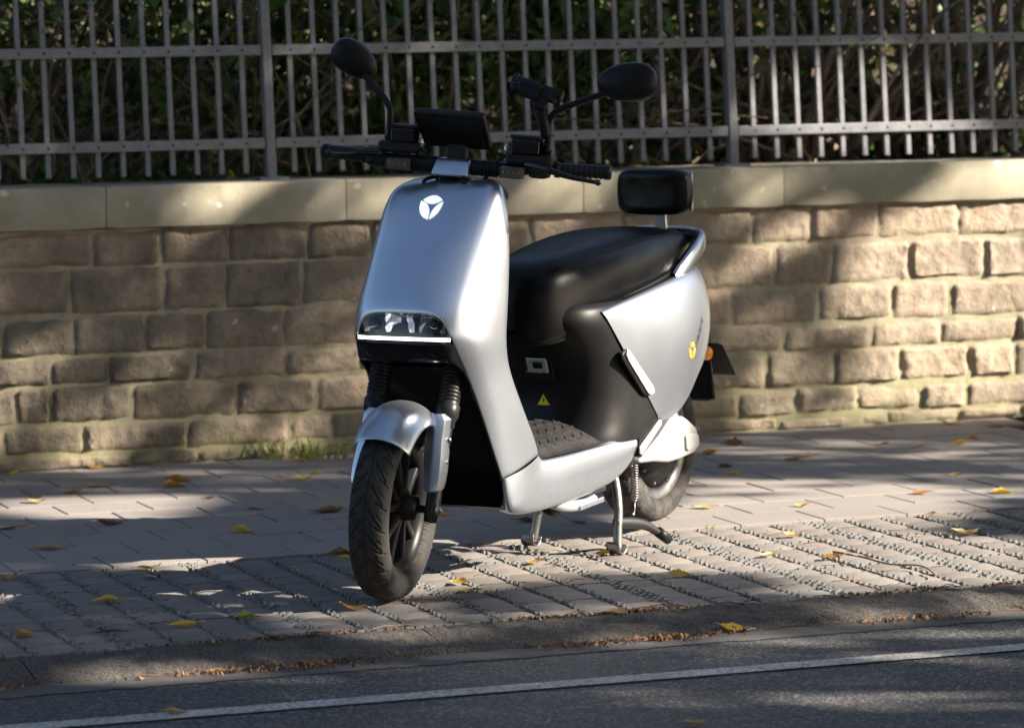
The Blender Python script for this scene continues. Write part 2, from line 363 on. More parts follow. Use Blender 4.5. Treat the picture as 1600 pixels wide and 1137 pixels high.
# plastic grid paving: filled cells with toothed ribs
strip = sheet('paving_grid', -60, 60, -.002, 1.262, -.014, m_soil('grid_joint_sand', (.08,.07,.06), (.16,.14,.12)))
CW = .115; MW = CW * 4; NB = 11
cellm = []
for k in range(6):
    mb = MB(); w, d = CW - .011, CW - .008; n = 4
    rows = [[(w * i / n + .002 * noise.noise(Vector((i, j, k))), d * j / n, (.0 if 0 < i < n and 0 < j < n else -.006) + .002 * noise.noise(Vector((i * .7 + 9 * k, j * .7, 2)))) for i in range(n + 1)] for j in range(n + 1)]
    mb.grid(rows); o = mb.build('paver_cell', FILL); cellm.append(o.data); D.objects.remove(o)
ribs = MB(); A0 = -1.86 - .02
def tooth(a, b, w, d, h, z=-.0135): # raised tooth of a rib
    c = [kp(a - w/2, b - d/2, z), kp(a + w/2, b - d/2, z), kp(a + w/2, b + d/2, z), kp(a - w/2, b + d/2, z)]
    ribs.add(c + [p * 1 + Vector((0, 0, h)) - (p - kp(a, b, z)) * .18 for p in c], [(4,5,6,7),(0,1,5,4),(1,2,6,5),(2,3,7,6),(3,0,4,7)])
mats = int(4.4 / MW) + 1
for mi in range(mats):
    for ci in range(4):
        a = A0 + mi * MW + ci * CW
        if a > 2.25: continue
        for j in range(NB):
            b = .03 + j * (1.225 / NB); o = D.objects.new('paver_cell', random.choice(cellm)); link(o, strip)
            o.location = kp(a + .0055, b + .003, random.uniform(-.003, 0)); o.rotation_euler = (0, 0, KA)
        # rib at the left of the cell: two rows of teeth, four at a mat seam
        offs = (-.019, -.0065, .0065, .019) if ci == 0 else (-.0045, .0045)
        q = 0; b = .02
        while b < 1.25:
            for k, of in enumerate(offs):
                if (q + k) % 2 == 0 and random.random() < .93:
                    tooth(a + of + random.uniform(-.001, .001), b, .0065 if ci else .009, .0135, .0148 + random.uniform(-.004, .0015))
            b += .0165; q += 1
    for j in range(NB + 1): # cross ribs
        b = .026 + j * (1.225 / NB); a = A0 + mi * MW; seam = j in (4, 8)
        while a < A0 + (mi + 1) * MW and a < 2.25:
            if random.random() < (.9 if seam else .5): tooth(a, b + random.uniform(-.001, .001), .02, .006 if not seam else .013, .010 + (.002 if seam else -.001))
            a += .026
a = -1.95
while a < 2.25: # front edge strip
    tooth(a + random.uniform(-.004, .004), .010 + random.uniform(-.002, .002), .024, .02, .013 + random.uniform(-.002, .001)); a += .0245
o = ribs.build('grid_rib', RIB, strip, smooth=False); o['kind'] = 'stuff'

# ------------------------------------------------------------------ stone wall  (frame: a along, z up)
WO = Vector((-.02, 12.59, 0)); WA = R(19.36)
WT = Vector((math.cos(WA), math.sin(WA), 0)); WN = Vector((math.sin(WA), -math.cos(WA), 0))
def wp(a, out, z): return WO + WT * a + WN * out + Vector((0, 0, z))
WL, WR = -3.4, 3.9
wall = empty('stone_wall', wp(0, 0, 0)); tag(wall, 'low sandstone wall of rough blocks under a smooth coping behind scooter', 'wall')
def wbuild(mb, name, mat, parent, **k):
    off = Vector(wp(0, 0, 0)); mb.xf(lambda v: v - off); return mb.build(name, mat, parent, **k)
mb = MB(); rows = []
for i in range(241):
    a = lerp(WL, WR, i / 240); rows.append([wp(a, -.0060 + .008 * noise.noise(Vector((a * 11, z * 11, 0))), z) for z in [k * .03 for k in range(27)]])
mb.grid(rows); mb.box(wp((WL + WR) / 2, -.2, .39), (WR - WL, .3, .80), Matrix.Rotation(WA, 3, 'Z')); wbuild(mb, 'mortar_core', MORTAR, wall)
rs = random.Random(11)
courses = [(.002, .044), (.050, .143), (.149, .269), (.275, .364), (.370, .498), (.504, .652), (.658, .780)]
lens = [(.25,.45), (.2,.36), (.2,.34), (.22,.36), (.2,.34), (.26,.40), (.2,.36)]
def stone(a0, a1, z0, z1, seed):
    n, m_ = max(10, int((a1 - a0) / .014)), max(6, int((z1 - z0) / .0125)); sd = Vector((seed * 3.1, seed * 1.7, seed * .9))
    skew = rs.uniform(-.006, .006); mb = MB(); rows = []
    lean = rs.uniform(-.5, .5); prom = rs.uniform(.010, .020); lev = rs.uniform(-.001, .003)
    tx, tz = rs.uniform(-.5, .5), rs.uniform(-.4, .6)
    for j in range(m_ + 1):
        v = j / m_; r = []
        for i in range(n + 1):
            u = i / n; e = min(u * (a1 - a0), (1 - u) * (a1 - a0), v * (z1 - z0), (1 - v) * (z1 - z0))
            k = 1 - math.exp(-e / .0030); p = Vector((u * (a1 - a0) * 9, v * (z1 - z0) * 9, 0)) + sd
            h = .60 + .55 * noise.noise(p) + .50 * abs(noise.noise(p * 2.1)) + .35 * noise.noise(p * 4.6) + .22 * noise.noise(p * 9) + .25 * tx * (u - .5) + .3 * tz * (v - .5)
            cell = noise.cell(p * .55 + Vector((0, 0, seed))); h += .25 * (cell - .5)
            da = .006 * noise.noise(Vector((u * 6, v * 4, seed))) ; dz = .005 * noise.noise(Vector((u * 5, v * 4, seed + 40)))
            cx = (1 - math.exp(-e / .006)) * 0
            r.append(wp(lerp(a0, a1, u) + da + skew * v, -.0085 + lev + k * (.0045 + prom * .85 * max(-.1, h)), lerp(z0, z1, v) + dz))
        rows.append(r)
    mb.grid(rows)
    # return edges into the wall
    nn = n + 1; ring = [i for i in range(nn)] + [nn * j + n for j in range(1, m_ + 1)] + [nn * m_ + i for i in range(n - 1, -1, -1)] + [nn * j for j in range(m_ - 1, 0, -1)]
    b = len(mb.v); mb.v += [mb.v[i] - WN * .05 for i in ring]
    for k in range(len(ring)): mb.f.append((ring[k], ring[(k + 1) % len(ring)], b + (k + 1) % len(ring), b + k))
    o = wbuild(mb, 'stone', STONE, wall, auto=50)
sid = 0
for ci, ((z0, z1), (l0, l1)) in enumerate(zip(courses, lens)):
    a = -2.75 + rs.uniform(-.2, 0)
    while a < 2.95:
        w = rs.uniform(l0, l1)
        if rs.random() < .18: w *= .55
        if rs.random() < .12: w *= 1.35
        j = rs.uniform(.002, .005)
        stone(a + j, a + w - j, z0 + rs.uniform(-.003, .006), z1 + rs.uniform(-.008, .003), sid); sid += 1; a += w
# coping stones
a = -3.30; cl = [.0, -1.315, -.12]
for a0, a1 in [(-3.4, -2.36), (-2.36, -1.405), (-1.405, -.585), (-.585, .262), (.262, 1.01), (1.01, 2.05), (2.05, 3.0), (3.0, 3.9)]:
    mb = MB(); rows = []; n = 24
    sec = [(-.36, .782), (-.36, .918), (-.005, .922), (.023, .920), (.028, .914), (.028, .792), (.026, .784), (-.02, .782)]
    for i in range(n + 1):
        u = i / n; aa = lerp(a0 + .0016, a1 - .0016, u); e = .0018 if i in (0, n) else 0
        rows.append([wp(aa, o_ - e + .004 * noise.noise(Vector((aa * 8, z * 8, 3))), z - (e if z > .85 else -e) + .003 * noise.noise(Vector((aa * 8, z * 9, 7)))) for o_, z in sec])
    mb.grid(rows, cv=True); nb = len(sec); mb.f += [tuple(range(nb)), tuple(range(n * nb, n * nb + nb))]
    wbuild(mb, 'coping_stone', COPING, wall, auto=40)

# ------------------------------------------------------------------ iron fence on the coping
fence = empty('iron_fence', wp(0, -.15, .92)); tag(fence, 'grey iron bar fence with two flat rails standing on the wall coping', 'fence')
LEAN = -.033
def fp(a, out, z): return wp(a + LEAN * (z - 1.36), -.15 + out, z)
FO = Vector(wp(0, -.15, .92))
def fbox(mb, a0, a1, o0, o1, z0, z1):
    c = [fp(a0, o0, z0), fp(a1, o0, z0), fp(a1, o1, z0), fp(a0, o1, z0), fp(a0, o0, z1), fp(a1, o0, z1), fp(a1, o1, z1), fp(a0, o1, z1)]
    return mb.add(c, [(0,3,2,1),(4,5,6,7),(0,1,5,4),(1,2,6,5),(2,3,7,6),(3,0,4,7)])
def fb(mb, name, **k): mb.xf(lambda v: v - FO); return mb.build(name, FENCE, fence, **k)
posts = [-2.415, -.811, .876, 2.50]
spans = [(-3.4, -2.415), (-2.415, -.811), (-.811, .876), (.876, 2.50), (2.50, 3.8)]
for i, p in enumerate(posts):
    mb = MB(); fbox(mb, p - .0155, p + .0155, -.02, .025, .915, 2.05); fb(mb, 'post', smooth=False, bev=.003)
    mb = MB(); fbox(mb, p - .05, p + .05, -.05, .05, .919, .931); fb(mb, 'post_base', smooth=False, bev=.002)
for a0, a1 in spans:
    for z in (1.045, 1.358, 1.95):
        mb = MB(); fbox(mb, a0 + .019, a1 - .019, .0095, .0215, z - .0175, z + .0175); fb(mb, 'rail', smooth=False, bev=.0025)
k = 0
for a0, a1 in spans:
    nb = int(round((a1 - a0) / .0842)) ; st = (a1 - a0) / nb
    for i in range(1, nb):
        a = a0 + st * i; k += 1; short = i % 2 == (0 if a0 in (-2.415,) else 1)
        top = 1.512 if short else 2.02
        mb = MB(); fbox(mb, a - .008, a + .008, -.008, .008, .945 + .004 * noise.noise(Vector((a * 40, 0, 0))), top)
        if short: mb.lathe([(.001, 0), (.010, .002), (.0125, .010), (.010, .018), (.001, .021)], fp(a, 0, top - .001), (0, 0, 1), 10)
        bar = fb(mb, 'bar', smooth=True, auto=40)
        for z in (1.045, 1.358):
            m2 = MB(); m2.lathe([(.0001, .003), (.003, .0026), (.0045, .0012), (.0048, 0)], fp(a, .0215, z), WN, 8)
            m2.xf(lambda v: v - FO); m2.build('rivet', DARKMETAL, bar)

# ------------------------------------------------------------------ planting behind the fence
def bedz(a, d):  # d: metres behind the wall face
    h = .80 + .05 * noise.noise(Vector((a * .9, d * .9, 0))) + (.0 if d < 2.2 else .55 * (d - 2.2) ** 1.25)
    return min(h, 3.6 + .3 * noise.noise(Vector((a * .3, d * .3, 5)))) + .03 * noise.noise(Vector((a * 5, d * 5, 2)))
rows = [[wp(a, -d, bedz(a, d)) for a in [k * .5 - 20 for k in range(81)]] for d in [.3, .6, .9, 1.2, 1.6, 2.0, 2.4, 2.8, 3.2, 3.6, 4.0, 4.5, 5, 6, 8, 11, 15, 30]]
o = MB().grid(rows).build('planting_bed', SOIL); o['kind'] = 'structure'
def leaf_faces(mb, p, d, nrm, ln, wd, fold=.25):
    d = d.normalized(); sd = d.cross(nrm)
    if sd.length < 1e-4: sd = d.orthogonal()
    sd.normalize(); nn = sd.cross(d)
    v = [p, p + d * ln * .5 + sd * wd * .5 + nn * wd * fold, p + d * ln, p + d * ln * .5 - sd * wd * .5 + nn * wd * fold, p + d * ln * .5]
    mb.add(v, [(0, 1, 4), (1, 2, 4), (2, 3, 4), (3, 0, 4)])
def rvec(r): 
    while True:
        v = Vector((r.uniform(-1, 1), r.uniform(-1, 1), r.uniform(-1, 1)))
        if .05 < v.length < 1: return v.normalized()
def shrub(name, label, a, d, h, rad, nleaf, nstem, mat, seed, lsize=.065, srad=.010, spread=.6, low=.3):
    r = random.Random(seed); base = wp(a, -d, bedz(a, d)); root = empty(name, base); tag(root, label, 'shrub', 'shrubs behind the fence')
    stems = MB(); tips = []
    for k in range(nstem):
        an = r.uniform(0, 6.28); b0 = Vector((r.uniform(-.25, .25), r.uniform(-.12, .12), -.05)); lean = r.uniform(.1, spread)
        pts = [b0]; dr = Vector((math.cos(an) * lean, math.sin(an) * lean * .7, 1)).normalized()
        for q in range(6):
            dr = (dr + rvec(r) * .28).normalized(); pts.append(pts[-1] + dr * h * r.uniform(.13, .22))
        sr = srad * r.uniform(.5, 1.5); P = smooth_path(pts, 14); stems.tube(P, [lerp(sr, sr * .35, i / 14) for i in range(15)], 6)
        tips += P[3:]
        for q in range(r.randint(2, 4)):
            i = r.randint(3, 11); dd = (rvec(r) + Vector((0, 0, .35))).normalized(); e = [P[i]]
            for _ in range(4): dd = (dd + rvec(r) * .35).normalized(); e.append(e[-1] + dd * r.uniform(.07, .16))
            E_ = smooth_path(e, 8); stems.tube(E_, [lerp(sr * .5, .0018, i / 8) for i in range(9)], 5); tips += E_[2:]
    for k in range(nstem):   # arching canes in front
        x0 = r.uniform(-.5, .5); q0 = Vector((x0, r.uniform(-.30, .1), r.uniform(-.02, .25))); an = r.uniform(-1.3, 1.3); l_ = r.uniform(.4, .9); dr = Vector((math.sin(an), r.uniform(-.25, .2), math.cos(an) * .9 + .15)); pts = [q0]
        for q in range(5): dr = (dr + rvec(r) * .22 + Vector((0, 0, -.10))).normalized(); pts.append(pts[-1] + dr * l_ / 5)
        stems.tube(smooth_path(pts, 12), [lerp(srad * .75, .0022, i / 12) for i in range(13)], 5)
    stems.build('stem', BARK, root)
    fol = MB()
    for k in range(nleaf):
        if r.random() < .6:
            p = r.choice(tips) + rvec(r) * r.uniform(.01, .12)
        else:
            v = rvec(r) * r.random() ** .45; p = Vector((v.x * rad, v.y * rad * .8, h * .5 + v.z * h * .55))
        if p.z < low * r.random() * 1.2: continue
        dd = rvec(r); dd.z -= .25; s_ = lsize * r.uniform(.55, 1.3)
        leaf_faces(fol, p, dd, (Vector((0, 0, 1)) + rvec(r) * .9).normalized(), s_, s_ * r.uniform(.45, .65))
    fol.build('foliage', mat, root, smooth=False); return root
shrub('leafy_shrub', 'dark leafy shrub with many thin brown canes at the left edge behind fence', -1.75, .75, 1.5, .6, 2200, 38, GREENLEAF, 1, .07, .009)
shrub('leafy_shrub', 'dark leafy shrub behind the left fence post', -.95, .70, 1.5, .55, 2200, 30, GREENLEAF, 2, .07, .008)
shrub('leafy_shrub', 'green shrub behind the fence above the scooter display', -.25, .68, 1.5, .5, 3000, 24, GREENLEAF, 3, .08, .007)
shrub('leafy_shrub', 'green shrub behind the fence above the scooter seat', .45, .72, 1.5, .5, 2800, 26, GREENLEAF, 4, .075, .008)
shrub('leafy_shrub', 'woody shrub with pale leaning stems right of the right fence post', 1.2, .70, 1.5, .5, 1300, 40, GREENLEAF, 5, .06, .014, .8)
shrub('leafy_shrub', 'woody shrub with thick bare stems at the right edge behind fence', 1.95, .75, 1.6, .55, 1100, 34, GREENLEAF, 6, .06, .019, .9)
shrub('leafy_shrub', 'dark shrub beyond the right edge of the picture behind fence', 2.9, 1.1, 1.6, .6, 1200, 18, GREENLEAF, 8, .07, .01)
shrub('yellow_shrub', 'pale yellow green shrub deep behind the fence at the left', -1.45, 2.3, 1.5, .45, 260, 9, SUNLITLEAF, 9, .07, .007)
shrub('yellow_shrub', 'pale yellow green sapling deep behind the left fence post', -.85, 2.2, 1.7, .3, 150, 6, SUNLITLEAF, 10, .07, .006)
for i, (a, d, hh, rr, lab) in enumerate([(1.02, 1.35, 2.6, .035, 'slanting brown trunk just right of the right fence post'), (1.42, 1.5, 2.7, .04, 'upright brown trunk behind the right half of the fence'), (1.86, 1.3, 2.6, .045, 'forked brown trunk near the right edge behind fence'), (2.25, 1.6, 2.6, .04, 'brown trunk at the right edge behind fence')]):
    r = random.Random(40 + i); base = wp(a, -d, bedz(a, d)); root = empty('small_tree', base); tag(root, lab, 'tree', 'small trees behind the fence')
    pts = [Vector((0, 0, -.1))]; dr = Vector(((-.35, .12, -.2, .3)[i], .1, 1)).normalized()
    for q in range(6): dr = (dr + rvec(r) * .16).normalized(); pts.append(pts[-1] + dr * hh / 6)
    P = smooth_path(pts, 24); MB().tube(P, [lerp(rr, rr * .45, k / 24) for k in range(25)], 9).build('trunk', BARK, root)
    lb = MB(); tips = []
    for q in range(7):
        k = r.randint(5, 22); dd = (rvec(r) + Vector((0, 0, .6))).normalized(); e = [P[k]]
        for _ in range(5): dd = (dd + rvec(r) * .3).normalized(); e.append(e[-1] + dd * r.uniform(.12, .22))
        E_ = smooth_path(e, 12); lb.tube(E_, [lerp(rr * .5, .004, j / 12) for j in range(13)], 6); tips += E_[3:]
    lb.build('limb', BARK, root); fol = MB()
    for q in range(700):
        p = r.choice(tips) + rvec(r) * r.uniform(.02, .3); s_ = .07 * r.uniform(.6, 1.2)
        if p.z > .75: leaf_faces(fol, p, rvec(r), (Vector((0, 0, 1)) + rvec(r) * .8).normalized(), s_, s_ * .55)
    fol.build('crown', GREENLEAF, root, smooth=False)
ivy = MB(); r = random.Random(77)
for k in range(9000):
    a = r.uniform(-5, 6); d = r.uniform(.5, 5.0) ; p = wp(a, -d, bedz(a, d) + r.uniform(.0, .14) + (r.random() ** 3 * .5 if d > 2.2 else 0)); s_ = .075 * r.uniform(.6, 1.3)
    leaf_faces(ivy, p, rvec(r), (WN * .7 + Vector((0, 0, .6)) + rvec(r) * .7).normalized(), s_, s_ * .7)
tag(ivy.build('ivy', GREENLEAF, smooth=False), 'dark green ivy and leaf litter covering the bank behind the fence', 'ivy', kind='stuff')
lit_ = MB()
for k in range(1500):
    a = r.uniform(-4, 5); d = r.uniform(.4, 2.2); p = wp(a, -d, bedz(a, d) + .02); s_ = .06 * r.uniform(.6, 1.2)
    leaf_faces(lit_, p, rvec(r), (Vector((0, 0, 1)) + rvec(r) * .5).normalized(), s_, s_ * .6)
tag(lit_.build('leaf_litter', DRYLEAF, smooth=False), 'brown dry leaf litter lying on the bed behind the wall', 'leaf litter', kind='stuff')

for i, (a, d, zc, rx, rz_, n_) in enumerate([(-3.4, 1.6, 5.2, 2.6, 1.5, 5200), (4.6, 2.6, 5.4, 2.6, 1.6, 4500)]):  # unseen crowns above the picture, added to cut sky light
    r = random.Random(60 + i); base = wp(a, -d - 1, bedz(a, d + 1)); root = empty('tall_tree', base)
    tag(root, ['tall tree left of the picture leaning out over the wall', 'tall tree right of the picture behind the fence'][i], 'tree', 'tall trees behind the wall')
    MB().tube(smooth_path([(0, 0, -.2), (.1, 0, 1.5), (0, -.3, 3), (.1, -.6, 5.2)], 20), [.16 - .005 * k for k in range(21)], 10).build('trunk', BARK, root)
    fol = MB(); lb = MB()
    for k in range(n_):
        v = rvec(r) * r.random() ** .4; p = Vector((v.x * rx, v.y * rx * .85 - .9, zc - base.z + v.z * rz_)); s_ = .14 * r.uniform(.7, 1.3)
        if noise.noise(p * .9) < -.12: continue
        leaf_faces(fol, p, rvec(r), (Vector((0, 0, 1)) + rvec(r) * .7).normalized(), s_, s_ * .7)
        if k % 500 == 0: lb.tube(smooth_path([(0, -.3, 2.8), p * .5 + Vector((0, 0, 1.2)), p], 8), [.05 - .005 * j for j in range(9)], 6)
    fol.build('crown', CANOPY, root, smooth=False); lb.build('limb', BARK, root)

# trees across the street, added unseen behind the camera to block sky light
for i in range(7):
    r = random.Random(80 + i); base = Vector((-17 + i * 5.6 + r.uniform(-.8, .8), -9.5 + (-17 + i * 5.6) * .36, RZ)); root = empty('far_tree', base)
    tag(root, 'leafy tree across the street behind the camera, out of the picture, ' + ['first', 'second', 'third', 'fourth', 'fifth', 'sixth', 'seventh'][i], 'tree', 'trees across the street')
    MB().tube(smooth_path([(0, 0, 0), (.1, 0, 2), (0, .1, 4), (.1, .1, 7)], 16), [.2 - .008 * k for k in range(17)], 10).build('trunk', BARK, root); fol = MB()
    for k in range(4200):
        v = rvec(r) * r.random() ** .35; p = Vector((v.x * 3.5, v.y * 3, 7.6 + v.z * 6.4)); s_ = .44 * r.uniform(.7, 1.3)
        leaf_faces(fol, p, rvec(r), (Vector((0, 0, 1)) + rvec(r) * .8).normalized(), s_, s_ * .7)
    fol.build('crown', CANOPY, root, smooth=False)

# ------------------------------------------------------------------ street tree out of frame to the right: its crown throws the dappled shade
LIT= [[0,[[9.12,1.43],[9.17,1.53],[9.3,1.54],[9.5,1.08],[9.73,1.22],[10.15,1.2],[10.37,1.13],[10.38,0.92],[10.28,0.69],[10.06,0.53],[9.85,0.56],[9.27,0.75],[9.19,0.93],[9.1,1.2]]],[0.0,[[13.12,0.99],[13.36,0.8],[13.35,0.13],[13.01,0.47],[13.06,0.51],[13.12,0.53],[13.08,0.71],[13.05,0.84],[13.08,0.97]]],[0.45,[[12.76,1.29],[13.04,1.06],[13.03,0.61],[12.77,0.85]]],[0.3,[[12.79,0.77],[13.0,0.58],[13.02,0.42],[12.79,0.62]]],[0,[[13.2,1.06],[13.36,0.93],[13.36,0.8],[13.18,0.96]]],[0.45,[[12.75,1.44],[13.03,1.21],[13.03,1.1],[12.75,1.34]]],[0.15,[[12.44,1.69],[12.62,1.55],[12.62,1.46],[12.44,1.62]]],[0.1,[[11.91,2.15],[11.99,2.08],[11.99,2.01],[11.91,2.07]]],[0.1,[[12.11,1.99],[12.21,1.9],[12.21,1.81],[12.11,1.89]]],[0.25,[[11.6,1.92],[11.72,1.81],[11.84,1.64],[11.72,1.66],[11.6,1.77]]],[0.35,[[12.0,1.48],[12.17,1.44],[12.17,1.13],[12.02,1.3]]],[0.3,[[11.6,1.77],[12.17,1.27],[12.17,1.13],[11.59,1.62]]],[0,[[13.01,1.66],[13.53,1.23],[13.53,0.94],[13.13,1.31],[13.01,1.52]]],[0.15,[[12.17,2.45],[12.2,2.43],[12.2,2.24],[12.18,2.25]]],[0,[[10.98,1.52],[10.92,1.41],[11.1,1.29],[11.01,1.25],[10.69,1.27],[10.48,1.27],[10.67,1.48]]],[0.5,[[11.55,1.6],[11.68,1.42],[12.11,1.14],[11.54,1.08],[11.44,1.3],[11.18,1.55]]],[0.1,[[10.1,1.15],[10.22,1.11],[10.23,1.04],[10.05,1.05],[10.0,1.1]]],[0.1,[[9.04,0.97],[9.06,0.84],[9.07,0.78],[8.85,0.78],[8.84,0.86],[8.9,0.93]]],[0.25,[[8.82,0.82],[8.92,0.75],[8.6,0.74],[8.54,0.79]]],[0,[[10.08,0.74],[10.35,0.63],[11.05,0.54],[11.22,0.39],[11.3,0.25],[10.8,0.19],[10.39,0.26],[10.28,0.1],[9.53,0.09],[9.5,0.32],[9.65,0.41],[9.63,0.55],[9.68,0.63],[9.79,0.71]]],[0.1,[[11.59,0.58],[11.53,0.38],[11.19,0.33],[10.98,0.54]]],[0.35,[[12.55,0.61],[12.58,0.12],[12.01,0.12],[12.16,0.35],[12.09,0.59]]],[0.2,[[11.69,0.29],[11.63,0.11],[11.17,0.11],[11.16,0.24]]],[0.25,[[8.73,0.75],[8.94,0.65],[9.11,0.52],[8.86,0.52],[8.6,0.7]]],[0.2,[[9.42,0.32],[9.73,0.07],[9.16,0.06],[8.98,0.31]]],[0.15,[[8.16,1.01],[8.3,0.9],[8.14,0.88],[8.06,0.96]]],[0.45,[[8.31,0.85],[8.7,0.64],[8.48,0.62],[8.15,0.82]]],[0.3,[[8.71,0.54],[9.02,0.06],[8.79,0.06],[8.6,0.53]]],[0.55,[[8.56,0.39],[8.7,0.06],[8.32,0.06],[8.31,0.35]]],[0.4,[[8.06,0.43],[8.09,0.05],[7.97,0.05],[7.93,0.39]]],[0.15,[[13.99,2.04],[14.72,1.46],[14.71,1.24],[13.99,1.85]]],[0.1,[[14.26,1.64],[14.71,1.24],[14.71,0.9],[14.32,1.25]]],[0.1,[[12.78,3.14],[13.2,2.77],[13.2,2.42],[12.77,2.77]]],[0.2,[[12.77,2.77],[13.2,2.44],[13.2,2.23],[12.77,2.57]]],[0.15,[[13.46,2.42],[13.94,2.0],[13.94,1.7],[13.46,2.13]]],[0.3,[[14.38,1.48],[14.66,1.26],[14.66,1.0],[14.38,1.22]]],[0.3,[[12.8,3.06],[12.94,2.93],[12.94,2.65],[12.8,2.77]]],[0.3,[[13.2,2.73],[13.3,2.65],[13.29,2.46],[13.2,2.54]]]]
E1 = Vector((math.sin(SUN_AZ), math.cos(SUN_AZ), 0)); E2 = SUN.cross(E1)
if E2.z < 0: E2 = -E2
def inside(p, q, poly):
    c = False; j = len(poly) - 1
    for i in range(len(poly)):
        (xi, yi), (xj, yj) = poly[i], poly[j]
        if (yi > q) != (yj > q) and p < (xj - xi) * (q - yi) / (yj - yi) + xi: c = not c
        j = i
    return c
BOX = [(min(x for x, _ in P), max(x for x, _ in P), min(y for _, y in P), max(y for _, y in P)) for _, P in LIT]
def opacity(p, q):
    o = 1
    for (op, P), b in zip(LIT, BOX):
        if b[0] <= p <= b[1] and b[2] <= q <= b[3] and inside(p, q, P): o = min(o, op)
    return o
tb = Vector((9.3, 13.6, -.02)); tree = empty('street_tree', tb); tag(tree, 'tall street tree on the pavement right of the scooter, out of the picture', 'tree')
r = random.Random(5); can = MB(); spots = []
k = 0
while k < 62000:
    p, q, t = r.uniform(5.6, 16.2), r.uniform(-2.6, 3.9), r.uniform(8.5, 12.5)
    ex = ((p - 10.9) / 5.4) ** 2 + ((q - .6) / 3.5) ** 2
    if ex > 1: k += .3; continue
    k += 1
    if r.random() > min(opacity(p + dx, q + dy) for dx, dy in ((0, 0), (.05, 0), (-.05, 0), (0, .05), (0, -.05))): continue
    if .12 < noise.noise(Vector((p * 1.1, q * 1.6, 3))) and not (7.6 < p < 15 and -.5 < q < 2.9): continue
    P = E1 * p + E2 * q + SUN * t - tb; n_ = (SUN * 1.6 + rvec(r)).normalized(); d_ = n_.orthogonal(); d_.rotate(Matrix.Rotation(r.uniform(0, 6.28), 3, n_))
    s_ = r.uniform(.09, .14); leaf_faces(can, P - d_.normalized() * s_ * .5, d_, n_, s_, s_ * .8, .1)
    if k % 900 < 1: spots.append(P)
for k in range(7000):   # upper crown, added out of view to cut sky light
    v = rvec(r) * r.random() ** .4; P = Vector((8.2 + v.x * 5.0, 9.0 + v.y * 6.0, 11.0 + v.z * 3.6)); q = P.dot(E2)
    if q < 3.6: continue
    s_ = r.uniform(.28, .45); leaf_faces(can, P - tb, rvec(r), (Vector((0, 0, 1)) + rvec(r) * .8).normalized(), s_, s_ * .8, .1)
can.build('crown', CANOPY, tree, smooth=False)
tr = MB(); P = smooth_path([(0, 0, 0), (.05, -.1, 1.2), (.1, -.5, 2.6), (.2, -1.2, 4.6), (.3, -2.0, 7.0), (.2, -2.8, 10)], 30)
tr.tube(P, [.24 * (1 - .6 * i / 30) + (.08 if i == 0 else 0) for i in range(31)], 14); tr.build('trunk', BARK, tree)
for i in range(16):
    q = P[r.randint(14, 29)]; e = r.choice(spots); m_ = (q + e) / 2 + Vector((0, 0, .4)); lm = smooth_path([q, m_, e], 10)
    ll = smooth_path([q, m_, e], 60)
    if any(opacity((v + tb).dot(E1) + dx, (v + tb).dot(E2) + dy) < .8 for v in ll for dx, dy in ((0, 0), (.09, 0), (-.09, 0), (0, .09), (0, -.09))): continue
    MB().tube(lm, [lerp(.07, .012, j / 10) for j in range(11)], 7).build('limb', BARK, tree)

# ------------------------------------------------------------------ scooter  (local frame: x forward, y to its left, z up; origin under the rear axle)
from mathutils.bvhtree import BVHTree
SC = empty('electric_scooter', (.361, 10.454, 0), -2.09265)
tag(SC, 'silver and black electric scooter parked on its centre stand', 'scooter')
EXS = [2/4.6, 2/4.4, 2/4.0, 2/3.6, 2/3.4, 2/3.3, 2/3.3, 2/3.3]
EX = 2 / 3.3
def ex_at(r): r = max(0, min(6.999, r)); return lerp(EXS[int(r)], EXS[int(r) + 1], r - int(r))
C_ = [(1.040,1.043),(1.098,1.027),(1.148,.975),(1.205,.888),(1.262,.80),(1.312,.718),(1.330,.65),(1.318,.59)]
R_ = [(1.030,.995,.146),(1.048,.965,.166),(1.056,.930,.175),(1.067,.85,.183),(1.08,.77,.187),(1.093,.70,.19),(1.100,.636,.19),(1.09,.575,.19)]
PH0 = R(39)
def sup(cx, cz, rx, rz, w, ph, EX=EX):
    s_, c_ = math.sin(abs(ph)) ** EX, max(0, math.cos(ph)) ** EX
    return Vector((lerp(rx, cx, c_), math.copysign(w * s_, ph), lerp(rz, cz, c_)))
EF = [tuple(sup(*C_[i], R_[i][0], R_[i][1], R_[i][2], PH0, EXS[i])) for i in range(7)] + [(1.23,.150,.545),(1.172,.158,.432),(1.125,.165,.33),(1.10,.168,.278)]
ER = [(x, w, z) for x, z, w in R_[:7]] + [(1.080,.186,.56),(1.017,.187,.456),(.962,.188,.372),(.94,.188,.325)]
S0, C0 = math.sin(PH0) ** EX, math.cos(PH0) ** EX
def shell(r, ph):
    a = abs(ph)
    if a >= PH0 - 1e-6 and r >= 6:
        f, e = cr(EF, r), cr(ER, r); h = (math.sin(a) ** EX - S0) / (1 - S0); k = 1 - (max(0, math.cos(a)) ** EX) / C0
        return Vector((lerp(f[0], e[0], k), math.copysign(lerp(f[1], e[1], h), ph), lerp(f[2], e[2], k)))
    c = cr(C_, r); e = cr(R_, r); return sup(c[0], c[1], e[0], e[1], e[2], ph, ex_at(r))
PHS = [R(p) for p in (-90,-85,-79,-72,-64,-57,-48,-41,-39,-37.5,-35,-31,-26,-18,-9,0,9,18,26,31,35,37.5,39,41,48,57,64,72,79,85,90)]
def rend(ph): return 6.15 if abs(ph) >= PH0 - 1e-6 else 5.04 + 1.11 * (abs(ph) / PH0) ** 4.4
mb = MB(); N1 = 22; nc = len(PHS)
